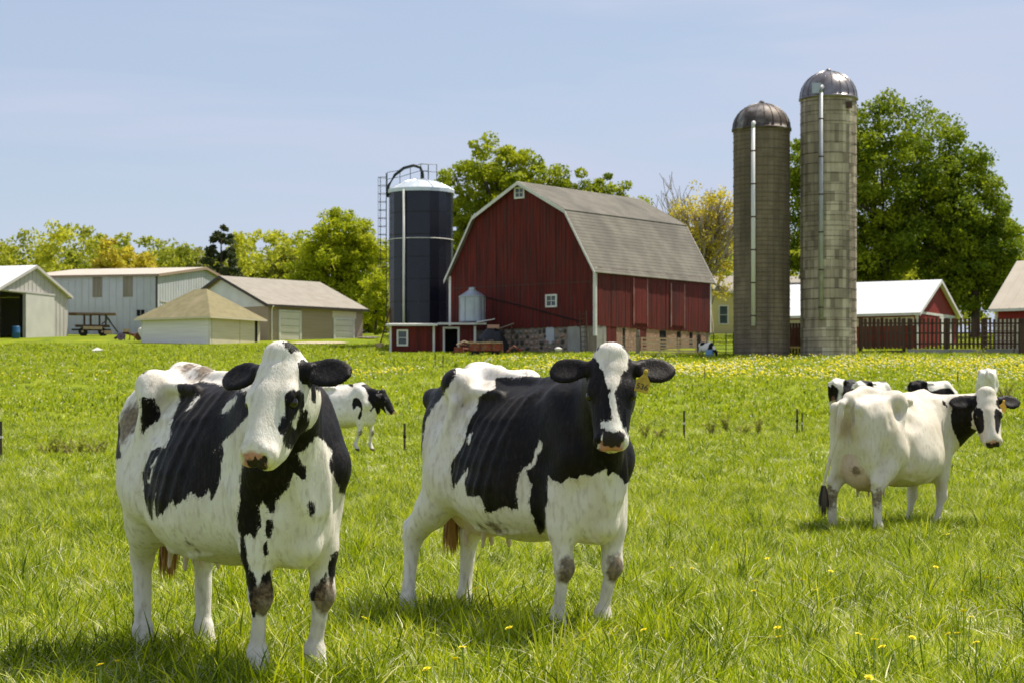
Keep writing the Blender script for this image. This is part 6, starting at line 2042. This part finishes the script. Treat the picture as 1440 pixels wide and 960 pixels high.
def clumpy(x, y, k=7.0, seed=4): return 1 / (1 + np.exp(-2.6 * blob_noise(np.stack([x, y, 0 * x], 1), k, seed)))


r_ = np.random.RandomState(3)
near = [proto(tuft_mesh('tuft', 200 + k, 46, .12, .06, .19, .0032, .17, .6)) for k in range(6)]
near += [proto(tuft_mesh('tuft', 220, 30, .09, .12, .25, .0034, .30, .8))]
x, y = wedge(r_, 28000, 6.8, 33, 1.35)
cl = clumpy(x, y)
ok = r_.uniform(0, 1, len(x)) < .38 + .75 * cl
x, y, cl = x[ok], y[ok], cl[ok]
grass('grass_near', 'long green grass with pale dry and glint-coloured blades in the near pasture', near, x, y, (.42 + .35 * patchy(x, y) + .48 * cl) * r_.uniform(.75, 1.25, len(x)), 1)
dry = [proto(tuft_mesh('tuft', 300 + k, 9, .14, .09, .17, .0036, 1.0, 1.25)) for k in range(4)]  # dry litter, plus sun glints put in as pale blades
x, y = wedge(r_, 5500, 6.8, 40, 1.3)
ok = r_.uniform(0, 1, len(x)) < .25 + .9 * clumpy(x, y, 2.2, 9)
x, y = x[ok], y[ok]
grass('dry_glint_grass', 'pale bent dry blades coloured as sun glints through the near grass', dry, x, y, r_.uniform(.75, 1.25, len(x)), 7)
mid = [proto(tuft_mesh('tuft', 240 + k, 34, .20, .08, .20, .008, .11, .6)) for k in range(5)]
x, y = wedge(r_, 15000, 32, 66, 1.3)
grass('grass_middle', 'green pasture grass in the middle distance', mid, x, y, (.5 + .3 * patchy(x * .5, y * .4) + .45 * clumpy(x, y, 3.0, 6)) * r_.uniform(.75, 1.2, len(x)), 2)
dry_glint_mid = [proto(tuft_mesh('tuft', 310 + k, 9, .22, .10, .20, .008, 1.0, 1.2)) for k in range(3)]  # pale blades again carry painted glints, larger for the distance
x, y = wedge(r_, 3600, 32, 72, 1.25)
grass('dry_glint_grass_middle', 'pale dry blades coloured as sun glints through the middle pasture', dry_glint_mid, x, y, r_.uniform(.7, 1.1, len(x)), 8)
fr = [proto(tuft_mesh('tuft', 260 + k, 26, .38, .12, .26, .020, .06, .55)) for k in range(5)]
x, y = wedge(r_, 24000, 65, 170, 1.25, 1.6)
ok = ~((y > 131.5) & (x > -7.5) & (x < 16) & (y < 148)) & ~((y > 146) & (x < -10))
x, y = x[ok], y[ok]
grass('grass_far', 'green grass on the rise below the farmyard', fr, x, y, (.7 + .4 * patchy(x * .3, y * .2)) * r_.uniform(.7, 1.15, len(x)), 3)
# rank darker clumps standing above the rest
x, y = wedge(r_, 420, 8.2, 40, 1.25)
rank = [proto(tuft_mesh('tuft', 280 + k, 46, .13, .22, .42, .0048, .05, .6)) for k in range(3)]
grass('grass_clumps', 'taller rank grass clumps scattered in the pasture', rank, x, y, r_.uniform(.6, 1.0, len(x)), 4)

# grass standing up round the feet of the near cows
fx, fy = [], []
for ob in [o for o in COL.objects if o.name.split('.')[0] == 'cow']:
    ft = ob.get('feet')
    if not ft: continue
    for k in range(0, len(ft), 2):
        q = 46
        a = r_.uniform(0, 6.28, q); d = .04 + .30 * np.sqrt(r_.uniform(0, 1, q))
        fx.append(ft[k] + d * np.cos(a)); fy.append(ft[k + 1] + d * np.sin(a))
x, y = np.concatenate(fx), np.concatenate(fy)
grass('grass_by_hooves', 'grass standing round the hooves of the near cows', near, x, y, r_.uniform(.85, 1.40, len(x)), 6)
